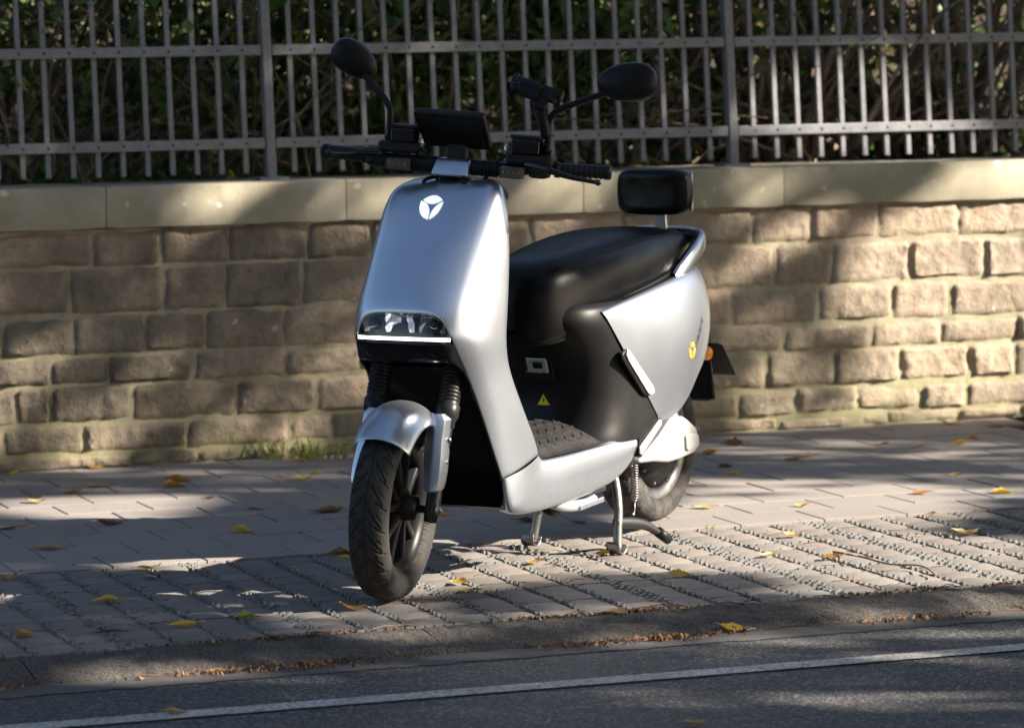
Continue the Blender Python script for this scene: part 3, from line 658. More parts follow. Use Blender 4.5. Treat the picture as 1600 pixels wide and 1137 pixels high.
mb.grid([[shell(rend(p) * i / N1, p) for p in PHS] for i in range(N1 + 1)])
for side in ([p for p in PHS if p <= -PH0 + 1e-6], [p for p in PHS if p >= PH0 - 1e-6]):
    base = [N1 * nc + PHS.index(p) for p in side]; prev = base
    for i in range(1, 13):
        r_ = lerp(6.15, 10, i / 12); n0 = len(mb.v); mb.v += [shell(r_, p) for p in side]
        cur = list(range(n0, n0 + len(side))); mb.f += [(prev[j], prev[j + 1], cur[j + 1], cur[j]) for j in range(len(side) - 1)]; prev = cur
shield = mb.build('front_shield', SILVER, SC, solid=.006, sub=1)
bvh_sh = BVHTree.FromPolygons(mb.v, [f for f in mb.f])
# dark lip around the shield edge, black inner leg shield behind it
mb = MB(); rows = []
for i in range(31):
    r_ = 10 * i / 30; e = cr(ER, r_); rows.append([Vector((e[0] + .004 - (.03 if abs(j) < 9 else .012 if abs(j) < 10 else 0) - .05 * (1 - (j / 10) ** 2), (e[1] - .004) * j / 10, e[2] + .012 * (1 - (j / 10) ** 4) * (1 if i < 2 else 0))) for j in range(-10, 11)])
mb.grid(rows); mb.build('inner_leg_shield', BLACK, SC, sub=1)
# top cover closing the shield under the handlebar
mb = MB(); e = [shell(0, p) for p in PHS]; mb.grid([e, [v * 1 + Vector((-.02, 0, -.012)) for v in e], [Vector((.985, v.y * .9, 1.0)) for v in e]]); mb.build('shield_top_cover', SATIN, SC)
# headlight
fr = [R(p) for p in (-39,-37.5,-35,-31,-26,-18,-9,0,9,18,26,31,35,37.5,39)]
def inset(v, d): return Vector((v.x - d, v.y * (1 - d * .6), v.z))
mb = MB().grid([[inset(shell(lerp(rend(p), 7.0, i / 14), p), .036 if 0 < i < 9 and abs(p) < R(36) else .008) for p in fr] for i in range(15)])
hl = mb.build('headlight', GLOSS, SC, sub=1)
mb = MB().grid([[inset(shell(lerp(rend(p), 7.0, i / 16), p), .004 if i else .001) for p in fr] for i in range(17)]); mb.build('lens_cover', CLEAR, hl)
mb = MB().grid([[inset(shell(r_, p * .985), .007) for p in fr] for r_ in (5.935, 5.965, 6.0, 6.035, 6.065)]); mb.build('daytime_running_bar', DRL, hl, solid=.004)
mb = MB().grid([[inset(shell(r_, p), d) for p in fr] for r_, d in ((6.13, .0), (6.17, -.001), (6.5, -.001), (6.86, -.002), (7.0, .004), (7.03, .03))]); mb.build('chin_panel', GLOSS, hl, sub=1)
mb = MB(); rr = random.Random(4)   # main reflector, faceted
def facets(mb, y0, y1, z0, z1, x0, dep, n, m_):
    rows = [[Vector((x0 - dep * (1 - (2*i/n - 1) ** 2) + rr.uniform(-.006, .006), lerp(y0, y1, i / n), lerp(z0, z1, j / m_))) for i in range(n + 1)] for j in range(m_ + 1)]; mb.grid(rows)
facets(mb, -.050, .034, .664, .712, 1.302, .02, 9, 4); mb.build('main_reflector', REFL, hl, smooth=False)
for y0, y1, z1, xx in ((-.125, -.058, .700, 1.287), (.046, .118, .704, 1.290)):
    mb = MB(); facets(mb, y0, y1, .663, z1, xx, .015, 6, 3); mb.build('side_reflector', STEEL, hl, smooth=False)
mb = MB()
for y in (-.092, .085): mb.lathe([(.001, .012), (.010, .010), (.015, .002), (.017, -.01)], (1.288, y, .682), (1, 0, 0), 16)
mb.build('projector', GLOSS, hl)
# rim trim around the lamp opening and along the leg openings
for sgn in (-1, 1):
    pts = [shell(lerp(5.75, 10, i / 30), sgn * PH0) for i in range(31)]; pts = [Vector((v.x - .004, v.y - sgn * .004, v.z)) for v in pts]
    MB().tube(pts, .0048, 6).build('edge_trim', GLOSS, SC)
# inner fender behind the front wheel
rows = []
for i in range(19):
    r_ = lerp(6.75, 10.0, i / 15) if i <= 15 else None
    f = cr(EF, r_) if i <= 15 else [lerp(1.10, 1.068, (i - 15) / 3), .165, lerp(.278, .186, (i - 15) / 3)]
    dp = .12 * min(1, i / 4)
    rows.append([Vector((f[0] - .006 - dp * (1 - (j / 8) ** 4) * .9, (f[1] - .002) * j / 8, f[2])) for j in range(-8, 9)])
MB().grid(rows).build('inner_fender', BLACK, SC, sub=1)

# emblem on the shield, three petals
def arc(a, b, bulge, n=8):
    a, b = Vector(a), Vector(b); m_ = (b - a); pr = Vector((-m_.y, m_.x)); return [a + m_ * (k / n) + pr * bulge * 4 * (k / n) * (1 - k / n) for k in range(n)]
def decal(name, outline, mat, parent, conv, bvh, org, dr, lift=.0012):
    pts = []
    for p in outline:
        o_, d_ = conv(p); h = bvh.ray_cast(o_, d_)
        if h[0] is None: return
        nn = h[1] if h[1].dot(d_) < 0 else -h[1]; pts.append(h[0] + nn * lift)
    c = sum(pts, Vector()) / len(pts); o_, d_ = conv(sum((Vector(p) for p in outline), Vector((0, 0))) / len(outline)); h = bvh.ray_cast(o_, d_)
    nn = h[1] if h[1].dot(d_) < 0 else -h[1]; c = h[0] + nn * (lift + .0003); n = len(pts)
    return mobj(name, pts + [c], [(i, (i + 1) % n, n) for i in range(n)], mat, parent)
cv = lambda p: (Vector((1.5, p[0], p[1])), Vector((-1, 0, 0)))
q = lambda x, y: ((x - 508) / 5.98 / 545 + .45 * (y - 550) / 5.98 / 600, .972 - (y - 550) / 5.98 / 600)
pet = [arc(q(425, 487), q(615, 487), .19) + arc(q(615, 487), q(425, 487), .17), arc(q(405, 495), q(462, 660), -.20) + arc(q(462, 660), q(405, 495), -.22), arc(q(622, 500), q(475, 660), .17) + arc(q(475, 660), q(622, 500), .19)]
for p in pet: decal('emblem', p, WHITEP, shield, cv, bvh_sh, None, None)

# belly: silver skirts below the floor, black tray, floorboard
BT = [(.94,.325),(.915,.311),(.87,.309),(.78,.309),(.65,.313),(.52,.318),(.44,.3205),(.41,.319)]
BB = [(1.10,.278),(1.086,.215),(1.05,.185),(.90,.178),(.70,.186),(.54,.205),(.455,.232),(.411,.268)]
for sgn in (1, -1):
    rows = []
    for i in range(29):
        t_, b_ = cr(BT, i / 4), cr(BB, i / 4); row = [Vector((t_[0], sgn * .170, t_[1] - .002)), Vector((t_[0], sgn * .186, t_[1]))]
        fy = .168 + .012 * min(1, i / 8)
        for k in range(1, 9):
            u = k / 8; row.append(Vector((lerp(t_[0], b_[0], u), sgn * (lerp(.188, fy, u ** 3) + .006 * math.sin(math.pi * u)), lerp(t_[1], b_[1], u))))
        fr_ = max(0, 1 - i / 10); row += [Vector((b_[0] - .012 * fr_, sgn * (fy - .012 - .006 * (1 - fr_)), b_[1] - .004)), Vector((b_[0] - .045 * fr_, sgn * lerp(.115, fy - .012, fr_), b_[1] + .002))]
        rows.append(row)
    MB().grid(rows).build('floor_skirt', SILVER, SC, sub=1)
mb = MB(); mb.grid([[Vector((x, y, z)) for y in (-.165, -.14, -.1, 0, .1, .14, .165)] for x, z in ((1.06, .20), (1.03, .19), (.90, .186), (.70, .194), (.54, .213), (.45, .24), (.40, .28))]); mb.build('belly_tray', BLACK, SC)
def floor_z(y): return .3165 + (.006 + .050 * (1 - (y / .155) ** 2) if abs(y) < .155 else 0) + (.002 if abs(y) < .18 else -.004)
mb = MB(); rows = []
for i in range(15):
    x = lerp(.955, .30, i / 14); rows.append([Vector((x, y, floor_z(y))) for y in (-.187,-.180,-.160,-.150,-.12,-.08,-.04,0,.04,.08,.12,.150,.160,.180,.187)])
fl = mb.grid(rows).build('floorboard', FLOORM, SC)
mb = MB()
for i in range(9):
    for j in range(7):
        x = .47 + i * .045 + (.022 if j % 2 else 0); y = -.13 + j * .044
        if x > .87: continue
        V_ = [(.009, 0), (-.006, .013), (-.011, .0105), (.001, 0), (-.011, -.0105), (-.006, -.013)]
        MB().prism([(x + a, y + b, floor_z(y + b) - .001) for a, b in V_], (0, 0, .0035)).build('tread_rib', FLOORM, fl, smooth=False)
# black body under the seat
TB = [(.688,.690,.170),(.672,.705,.184),(.632,.705,.190),(.565,.645,.192),(.50,.600,.194),(.43,.583,.197),(.37,.592,.199),(.33,.61,.199),(.312,.615,.199)]
rows = []
for i in range(33):
    z, xf, w = cr(TB, i / 4); xb = .12 + .20 * max(0, min(1, (.56 - z) / .18)); row = [Vector((xb, -w, z)), Vector((xb + .03, -w, z))]
    for p in range(-90, 91, 10):
        s_, c_ = abs(math.sin(R(p))) ** .70, max(0, math.cos(R(p))) ** .70; row.append(Vector((xf - .20 + .20 * c_, math.copysign(w * s_, p), z)))
    rows.append(row + [Vector((xb + .03, w, z)), Vector((xb, w, z))])
mb = MB().grid(rows); tub = mb.build('underseat_body', BLACK, SC, sub=1); bvh_tub = BVHTree.FromPolygons(mb.v, mb.f)
def front_at(y, z): return bvh_tub.ray_cast(Vector((1.2, y, z)), Vector((-1, 0, 0)))
h = front_at(0, .521)[0]; mb = MB().box((h.x + .003, .0, .521), (.008, .062, .044), Matrix.Rotation(.35, 3, 'Y')); sk = mb.build('socket_plate', ALU, SC, smooth=False, bev=.003)
MB().box((h.x + .007, .003, .5215), (.006, .030, .020), Matrix.Rotation(.35, 3, 'Y')).build('socket', GLOSS, sk, smooth=False, bev=.003)
MB().box((h.x - .004, .0, .515), (.008, .088, .078), Matrix.Rotation(.35, 3, 'Y')).build('socket_recess', SATIN, sk, smooth=False, bev=.003)
for a in (-1, 1):
    for b in (-1, 1): MB().lathe([(.0005, .002), (.003, .0015), (.0035, 0)], (h.x + .0065 - b * .006, a * .025, .521 + b * .016), (1, 0, .35), 8).build('screw', STEEL, sk)
cvt = lambda p: (Vector((1.2, p[0], p[1])), Vector((-1, 0, 0)))
tri = [(-.019, .411), (.019, .411), (.0, .441)]
decal('warning_label', [(Vector(tri[i]).lerp(Vector(tri[(i + 1) % 3]), k / 4)) for i in range(3) for k in range(4)], YELLOWP, tub, cvt, bvh_tub, None, None, .0012)
decal('warning_bolt', [Vector(p) for p in ((.002, .434), (-.004, .424), (.0, .424), (-.002, .415), (.005, .426), (.001, .426))], INK, tub, cvt, bvh_tub, None, None, .002)

# seat
SEC = [(.762,.020,.690,.628),(.752,.060,.742,.606),(.730,.098,.782,.600),(.675,.126,.812,.606),(.58,.146,.834,.640),(.45,.160,.853,.682),(.30,.166,.864,.706),(.16,.158,.866,.728),(.05,.142,.862,.748),(-.04,.118,.854,.764),(-.10,.085,.843,.776),(-.13,.03,.826,.79)]
rows = []
for i in range(45):
    x, w, zt, zl = cr(SEC, i / 4); row = []
    for k in range(-13, 14):
        a = abs(k) / 13 * 100
        if a <= 90: s_, c_ = math.sin(R(a)) ** .60, math.cos(R(a)) ** .48
        else: s_, c_ = 1 - (a - 90) / 60, -(a - 90) / 250
        y = w * s_; z = zl + (zt - zl) * c_
        z -= .010 * (1 - min(1, y / max(w, .01)) ** 2) * math.exp(-((x - .50) / .16) ** 2)   # rider dip
        row.append(Vector((x + .0 * c_, math.copysign(y, k), z)))
    rows.append(row)
mb = MB().grid(rows); n = 27; mb.f.append(tuple(range(n))); mb.f.append(tuple(44 * n + i for i in range(n)))
seat = mb.build('seat', SEATM, SC, sub=1)
for sg in (-1, 1):   # piping seam along the shoulder of the seat, stitches beside it
    pts = []
    for i in range(6, 43):
        x, w, zt, zl = cr(SEC, i / 4); a = R(47); pts.append(Vector((x, sg * (w * math.sin(a) ** .60 + .0002), zl + (zt - zl) * math.cos(a) ** .48 - .010 * (1 - (math.sin(a) ** .6) ** 2) * math.exp(-((x - .50) / .16) ** 2) + .0004)))
    MB().tube(pts, .0022, 6).build('seat_piping', SEATM, seat)
rows = []
for i in range(45):   # seat base rim
    x, w, zt, zl = cr(SEC, i / 4); rows.append([Vector((x - .01, sg * max(.004, w - .016 + o_), zl + dz)) for sg, o_, dz in ((-1, -.01, .012), (-1, .004, .004), (-1, .002, -.012), (-1, -.012, -.016), (1, -.012, -.016), (1, .002, -.012), (1, .004, .004), (1, -.01, .012))])
MB().grid(rows).build('seat_base', BLACK, seat)

# silver rear side panels and tail
PT = [(.590,.189,.668),(.45,.194,.690),(.25,.190,.716),(.10,.174,.733),(-.02,.146,.745),(-.11,.104,.747),(-.165,.052,.745),(-.182,0,.745)]
PBt = [(.298,.202,.352),(.245,.198,.345),(.175,.190,.350),(.090,.176,.375),(-.01,.156,.428),(-.105,.128,.466),(-.185,.080,.505),(-.225,0,.525)]
BUL = [(0,.003,0),(0,.014,0),(0,.026,0),(-.008,.032,0),(-.02,.030,0),(-.035,.022,0),(-.045,.012,0),(-.05,0,0)]
def panel(k, v, sgn=1):
    t_, b_, u_ = cr(PT, k), cr(PBt, k), cr(BUL, k); s_ = math.sin(math.pi * v ** .85) ** .75
    p = [lerp(t_[i], b_[i], v) + u_[i] * s_ for i in range(3)]; return Vector((p[0], sgn * p[1], p[2]))
for sgn in (1, -1):
    rows = [[panel(i / 5, 0, sgn) + Vector((0, -sgn * .014, -.002))] + [panel(i / 5, j / 14, sgn) for j in range(15)] + [panel(i / 5, 1, sgn) + Vector((.004, -sgn * .014, .004))] for i in range(36)]
    mb = MB().grid(rows); o = mb.build('side_panel', SILVER, SC, sub=1)
    if sgn == 1: pan = o; bvh_p = BVHTree.FromPolygons(mb.v, mb.f)
MB().grid([[Vector((x, y, z)) for y in (-w, -w*.5, 0, w*.5, w)] for x, w, z in ((.60,.18,.66),(.45,.185,.686),(.25,.18,.712),(.10,.165,.729),(-.02,.138,.741),(-.11,.096,.743),(-.165,.045,.741))]).build('tail_deck', BLACK, SC)
# side emblem and lettering
def side_conv(o2, ux):
    # 2D (u along text, v up) to a ray from the left
    def f(p): return (Vector((o2[0] + p[0] * ux[0] - p[1] * ux[1] * .0, .6, o2[1] + p[0] * ux[1] + p[1])), Vector((.25, -1, 0)).normalized())
    return f
def on_panel(x, z):
    d_ = Vector((0, -1, 0)); o_ = Vector((x, 0, z)) - d_ * .8; h = bvh_p.ray_cast(o_, d_); return h
def put(name, loops, mat, x0, z0, ux, uz, vx, vz):
    for lp in loops:
        pts = []
        for u, v in lp:
            h = on_panel(x0 + u * ux + v * vx, z0 + u * uz + v * vz)
            if h[0] is None: break
            nn = h[1] if h[1].y > 0 else -h[1]; pts.append(h[0] + nn * .0015)
        else:
            mobj(name, pts, [tuple(range(len(pts)))], mat, pan, smooth=False)
circ = [(math.cos(i * .3142) * .0165, math.sin(i * .3142) * .0165) for i in range(20)]
EMX, EMZ = .112, .525
for a in (90, 210, 330):
    lp = [(math.cos(R(a + t_)) * .0225 * rr_, math.sin(R(a + t_)) * .0225 * rr_) for t_, rr_ in ((-54, .95), (-36, 1), (-18, 1.02), (0, 1.03), (18, 1.02), (36, 1), (54, .95), (30, .55), (0, .35), (-30, .55))]
    put('side_emblem', [lp], ORANGEP, EMX, EMZ, -1, 0, 0, 1)
def bars(*b): return b
LET = {'Y': [[(0,1),(.2,1),(.5,.55),(.8,1),(1,1),(.6,.42),(.6,0),(.4,0),(.4,.42)]], 'A': [[(0,0),(.4,1),(.6,1),(1,0),(.8,0),(.68,.3),(.32,.3),(.2,0)]],
       'D': [[(0,0),(0,1),(.18,1),(.18,0)],[(.18,1),(.6,1),(.6,.84),(.18,.84)],[(.18,.16),(.6,.16),(.6,0),(.18,0)],[(.6,1),(.95,.7),(.95,.3),(.6,0),(.6,.16),(.78,.35),(.78,.65),(.6,.84)]],
       'E': [[(0,0),(0,1),(.9,1),(.9,.86),(.18,.86),(.18,.57),(.8,.57),(.8,.43),(.18,.43),(.18,.14),(.9,.14),(.9,0)]]}
tx = 0
for ch in 'YADEA':
    for lp in LET[ch]: put('lettering', [[((tx + x * .82) * .019, y * .024) for x, y in lp]], INK, .080, .524, -.66, .75, .30, .80)
    tx += 1.05
# amber rear signal, tail light
mb = MB().lathe([(.0005, .016), (.010, .014), (.018, .007), (.021, -.004), (.020, -.02)], (-.185, .105, .488), (-.55, .8, -.1), 18); mb.build('rear_turn_signal', AMBER, SC)
mb = MB().lathe([(.0005, .016), (.010, .014), (.018, .007), (.021, -.004), (.020, -.02)], (-.185, -.105, .488), (-.55, -.8, -.1), 18); mb.build('rear_turn_signal', AMBER, SC)
MB().box((-.255, 0, .64), (.03, .12, .05), Matrix.Rotation(-.3, 3, 'Y')).build('tail_light', REDL, SC, smooth=False, bev=.008)
# plate holder and number plate
mb = MB().prism([(-.20, -.055, .50), (-.20, .055, .50), (-.298, .05, .455), (-.315, .056, .342), (-.315, -.056, .342), (-.298, -.05, .455)], (-.012, 0, -.004)); mg = mb.build('rear_mudguard', BLACK, SC, smooth=False, bev=.004)
MB().tube([(-.304, .052, .462), (-.318, .058, .346), (-.318, .04, .339), (-.318, -.05, .339)], .004, 6).build('mudguard_edge', DARKMETAL, mg)
mb = MB().prism([(-.335, .062, .503), (-.332, .079, .499), (-.405, .082, .412), (-.408, .078, .408), (-.408, -.08, .408), (-.333, -.079, .503)], (-.006, 0, -.005)); mb.build('number_plate', SATIN, SC, smooth=False, bev=.002)
MB().tube([(-.26, 0, .50), (-.36, 0, .46)], .012, 8).build('plate_arm', BLACK, SC)
# grab rail
GP = [(.105,.152,.722),(.068,.158,.742),(.015,.161,.775),(-.045,.157,.803),(-.10,.138,.818),(-.142,.098,.824),(-.160,.05,.826),(-.164,0,.826)]
P = smooth_path(GP + [(x, -y, z) for x, y, z in reversed(GP[:-1])], 56); rows = []; rows2 = []
for i, p in enumerate(P):
    t_ = (P[min(i + 1, 56)] - P[max(i - 1, 0)]).normalized(); out = Vector((t_.y, -t_.x, 0)).normalized(); out = -out if out.dot(p - Vector((.1, 0, p.z))) < 0 else out
    hh = .027 * (1 if 3 < i < 53 else .55 + .15 * min(i, 56 - i)); up = Vector((0, 0, 1))
    sec = [(0, -1), (.008, -.9), (.010, 0), (.007, .9), (-.004, 1), (-.010, .9), (-.012, 0), (-.010, -.9)]
    rows.append([p + out * a + up * b * hh for a, b in sec])
grab = MB().grid(rows, cv=True).build('grab_rail', SILVER, SC, sub=1)
rows = [[p[0] + (rows[i][6] - rows[i][2]) * k for k in (1.02,)] for i, p in enumerate(rows)]
P2 = P; rr2 = []
for i, p in enumerate(P2):
    t_ = (P[min(i + 1, 56)] - P[max(i - 1, 0)]).normalized(); out = Vector((t_.y, -t_.x, 0)).normalized(); out = -out if out.dot(p - Vector((.1, 0, p.z))) < 0 else out
    rr2.append([p - out * .0125 + Vector((0, 0, .020)), p - out * .020 + Vector((0, 0, .017)), p - out * .021 + Vector((0, 0, -.015)), p - out * .013 + Vector((0, 0, -.018))])
MB().grid(rr2).build('rail_liner', BLACK, grab)
MB().lathe([(.0005, .004), (.006, .003), (.007, 0), (.007, -.01)], (.088, .166, .722), (.1, 1, -.1), 12).build('bolt', CHROME, grab)
# backrest
rows = []; bc = Vector((-.078, 0, .953))
for i in range(13):
    u = i / 12 * 2 - 1; row = []
    for k in range(24):
        a = 2 * math.pi * k / 24; e = .45; cy = math.copysign(abs(math.cos(a)) ** e, math.cos(a)); cz = math.copysign(abs(math.sin(a)) ** e, math.sin(a))
        sc_ = (1 - abs(u) ** 4) ** .3 if abs(u) < 1 else .72; sc_ = max(sc_, .75)
        row.append(bc + Vector((u * .034 + .012 * (1 - (cy) ** 2), cy * .116 * sc_, cz * .066 * sc_)))
    rows.append(row)
mb = MB().grid(rows, cv=True); mb.f.append(tuple(range(24))); mb.f.append(tuple(12 * 24 + k for k in range(24)))
br = mb.build('backrest', SEATM, SC, sub=1)
MB().box((-.118, 0, .953), (.006, .20, .112)).build('backrest_plate', ALU, br, smooth=False, bev=.015)
mb = MB().box((-.112, .0, .86), (.012, .036, .13), Matrix.Rotation(.12, 3, 'Y')); mb.box((-.16, 0, .795), (.07, .05, .012)); mb.build('backrest_bracket', ALU, SC, smooth=False, bev=.003)
# passenger footpegs, brackets, trims
for sg in (1, -1):
    pg = [(.512,.556),(.498,.563),(.486,.556),(.352,.448),(.345,.434),(.352,.424),(.385,.424),(.405,.434),(.520,.536),(.522,.548)]
    o = MB().prism([(x, sg * .200, z) for x, z in pg], (0, sg * .010, 0)).build('passenger_footpeg', BLACK, SC, smooth=False, bev=.005)
    pg2 = [(.500,.561),(.488,.556),(.354,.447),(.347,.434),(.354,.427),(.37,.426),(.385,.432),(.493,.528),(.506,.545)]
    MB().prism([(x, sg * .2105, z) for x, z in pg2], (0, sg * .005, 0)).build('footpeg_plate', LIGHTGREY, o, smooth=False, bev=.003)
    bk = [(.412,.322),(.330,.372),(.292,.385),(.272,.368),(.280,.342),(.305,.318),(.395,.258),(.412,.262)]
    o = MB().prism([(x, sg * .176, z) for x, z in bk], (0, sg * .022, 0)).build('footpeg_bracket', BLACK, SC, smooth=False, bev=.004)
    tm = [(.415,.290),(.300,.352),(.288,.350),(.290,.336),(.405,.266),(.415,.270)]
    MB().prism([(x, sg * .198, z) for x, z in tm], (0, sg * .006, 0)).build('trim_strip', ALU, o, smooth=False, bev=.002)

# ------------------------------------------------------------------ wheels
def tyre(c, Rr, w, seed):
    pr = [(.33,-.072),(.42,-.064),(.485,-.05),(.50,-.036),(.475,-.022),(.42,-.0125),(.34,-.0062),(.25,-.003),(.16,-.0011),(.08,-.0003)]
    pf = [(-y * w, r) for y, r in pr]; fine = []
    full = pf + [(0, 0)] + [(-y, r) for y, r in reversed(pf)]
    for i in range(len(full) - 1):
        fine.append(full[i])
        if 3 <= i < len(full) - 4: fine += [(lerp(full[i][0], full[i+1][0], k / 3), lerp(full[i][1], full[i+1][1], k / 3)) for k in (1, 2)]
    fine.append(full[-1]); NA = 1040; rows = []
    def groove(y, th):
        s_ = th * Rr; a = abs(y); g = 0
        if a < .0022: g = .004
        pit = 2 * math.pi * Rr / 24; sh = 0 if y > 0 else pit / 2
        q_ = (s_ + sh + 1.5 * (a - .012)) % pit
        if .007 < a < .041 and abs(q_ - pit * .3) < .0024: g = .005
        q2 = (s_ + sh + .9 * (a - .02)) % pit
        if .024 < a < .047 and abs(q2 - pit * .78) < .0024: g = .0045
        if .030 < a < .040 and abs(q_ - pit * .62) < .002: g = .003
        return g
    for k in range(NA):
        th = 2 * math.pi * k / NA; rows.append([Vector((c[0] + math.cos(th) * (Rr + r - groove(y, th)), y, c[2] + math.sin(th) * (Rr + r - groove(y, th)))) for y, r in fine])
    return MB().grid(rows, cu=True)
RAKE = R(19); AX = Vector((-math.sin(RAKE), 0, math.cos(RAKE))); AP = Vector((1.335, 0, .2335)); ROT = Matrix.Rotation(R(13.5), 3, AX)
def st(v): return AP + ROT @ (Vector(v) - AP)
FC = (1.36, 0, .2335)
mb = MB()   # rim: barrel with lips
mb.lathe([(.166,-.034),(.169,-.033),(.169,-.029),(.160,-.027),(.150,-.018),(.146,0),(.150,.018),(.160,.027),(.169,.029),(.169,.033),(.166,.034),(.155,.031),(.140,.018),(.138,0),(.140,-.018),(.155,-.031)], FC, (0, 1, 0), 64, close=True)
fw_ = mb.xf(st).build('front_wheel', SATIN, SC)
tyre(FC, .2335, .100, 1).xf(st).build('tyre', TYRE, fw_)
mb = MB().lathe([(.012,-.062),(.030,-.058),(.034,-.03),(.034,.03),(.030,.058),(.012,.062)], FC, (0, 1, 0), 24); mb.xf(st).build('hub', SATIN, fw_)
for k in range(5):
    for s_ in (-1, 1):
        a = 2 * math.pi * k / 5 + .35; a2 = a + s_ * .30; mb = MB()
        d0 = Vector((math.cos(a + s_ * .12), 0, math.sin(a + s_ * .12))); d1 = Vector((math.cos(a2), 0, math.sin(a2)))
        p0, p1 = Vector(FC) + d0 * .028, Vector(FC) + d1 * .150; t_ = (p1 - p0).normalized(); sd = t_.cross(Vector((0, 1, 0)))
        rows = [[lerp(p0, p1, u) + sd * x * w + Vector((0, y, 0)) for x, y in ((-1, -.016 * f), (-.6, -.021 * f), (.6, -.021 * f), (1, -.016 * f), (1, .016 * f), (.6, .021 * f), (-.6, .021 * f), (-1, .016 * f))] for u, w, f in ((0, .014, 1.2), (.3, .010, 1.05), (.7, .0095, .9), (1, .013, .85))]
        mb.grid(rows, cv=True).xf(st).build('spoke', SATIN, fw_)
MB().lathe([(.095,.048),(.108,.048),(.108,.052),(.095,.052)], FC, (0, -1, 0), 40, close=True).xf(st).build('brake_disc', STEEL, fw_)
MB().lathe([(.0005,.125),(.0075,.1245),(.010,.121),(.010,.113),(.015,.112),(.015,.109),(.010,.108),(.010,.0)], FC, (0, 1, 0), 6).xf(st).build('axle_nut', STEEL, fw_)
# fork
def fkx(z): return 1.352 - (z - .2335) * math.tan(RAKE)
for sg in (1, -1):
    y = sg * .096; d_ = AX
    o = MB().lathe([(.005,-.03),(.017,-.028),(.019,0),(.019,.10),(.020,.20),(.020,.23)], (fkx(.23), y, .23), d_, 20).xf(st).build('fork_leg', DARKMETAL, SC)
    MB().lathe([(.021,.0),(.024,.004),(.024,.02),(.030,.03),(.031,.058),(.027,.062),(.027,.07)], (fkx(.43), y, .43), d_, 22).xf(st).build('fork_collar', SATIN, o)
    pr = []
    for k in range(18): pr += [(.0258, k * .01), (.0285, k * .01 + .003), (.0285, k * .01 + .006), (.0258, k * .01 + .009)]
    MB().lathe(pr, (fkx(.495), y, .495), d_, 22).xf(st).build('fork_gaiter', BLACK, o)
# front fender with leg covers
rows = []
for i in range(23):
    th = R(lerp(47, 150, i / 22)); wf = .082 - .008 * abs(i / 22 - .45); rf = .260 + .006 * math.sin(math.pi * i / 22)
    row = []
    for k in range(-8, 9):
        u = k / 8; a = R(78) * abs(u); y = wf * math.sin(a) / math.sin(R(78)); dr = -(1 - math.cos(a)) * .072
        row.append(Vector((FC[0] + math.cos(th) * (rf + dr), math.copysign(y, u) if u else 0, FC[2] + math.sin(th) * (rf + dr))))
    rows.append(row)
fen = MB().grid(rows).xf(st).build('front_fender', SILVER, SC, solid=.004, sub=1)
for sg in (1, -1):
    rows = []
    for z, x0, x1, y, wi in ((.470,-.05,.052,.060,.030),(.455,-.05,.052,.080,.040),(.435,-.045,.050,.098,.046),(.405,-.032,.048,.110,.048),(.37,-.025,.045,.116,.048),(.33,-.022,.040,.119,.046),(.30,-.021,.034,.119,.042),(.287,-.018,.028,.117,.038),(.282,-.012,.018,.110,.026)):
        xc = fkx(z) + .012; y = max(y, .112) if z < .46 else .100; x0 = -.024; x1 = .042 - .05 * max(0, .34 - z)
        rows.append([Vector((xc + a, sg * b, z)) for a, b in ((x1 - .014, y - wi - .003), (x1 - .003, y - wi), (x1, y - wi * .6), (x1, y - .016), (x1 - .006, y - .004), (lerp(x0, x1, .5), y + .003), (x0 + .006, y), (x0, y - .012), (x0 + .002, y - .03))])
    o = MB().grid(rows).xf(st).build('fork_cover', SILVER, fen, solid=.004, bev=.003, auto=28)
    for z in (.405, .352): MB().lathe([(.0005,.006),(.006,.005),(.0072,.002),(.0072,-.004)], (fkx(z) + .016, sg * .1165, z), (0, sg, 0), 10).xf(st).build('bolt', STEEL, fen)
# rear wheel with hub motor
RC = (0, 0, .2545)
mb = MB().lathe([(.160,-.044),(.167,-.043),(.167,-.037),(.155,-.033),(.146,-.02),(.146,.02),(.155,.033),(.167,.037),(.167,.043),(.160,.044),(.136,.036),(.130,.02),(.130,-.02),(.136,-.036)], RC, (0, 1, 0), 64, close=True)
rw = mb.build('rear_wheel', ALU, SC); rw.data.materials[0] = DARKMETAL if False else STEEL
tyre(RC, .2295, .112, 2).build('tyre', DUSTYTYRE, rw)
MB().lathe([(.02,-.05),(.09,-.052),(.118,-.044),(.132,-.02),(.132,.02),(.118,.044),(.09,.052),(.02,.05)], RC, (0, 1, 0), 48).build('hub_motor', SATIN, rw)
for k in range(10):
    a = k * .6283; MB().lathe([(.0005,.005),(.005,.004),(.0055,0)], (RC[0] + math.cos(a) * .122, .044, RC[2] + math.sin(a) * .122), (0, 1, 0), 8).build('motor_bolt', STEEL, rw)
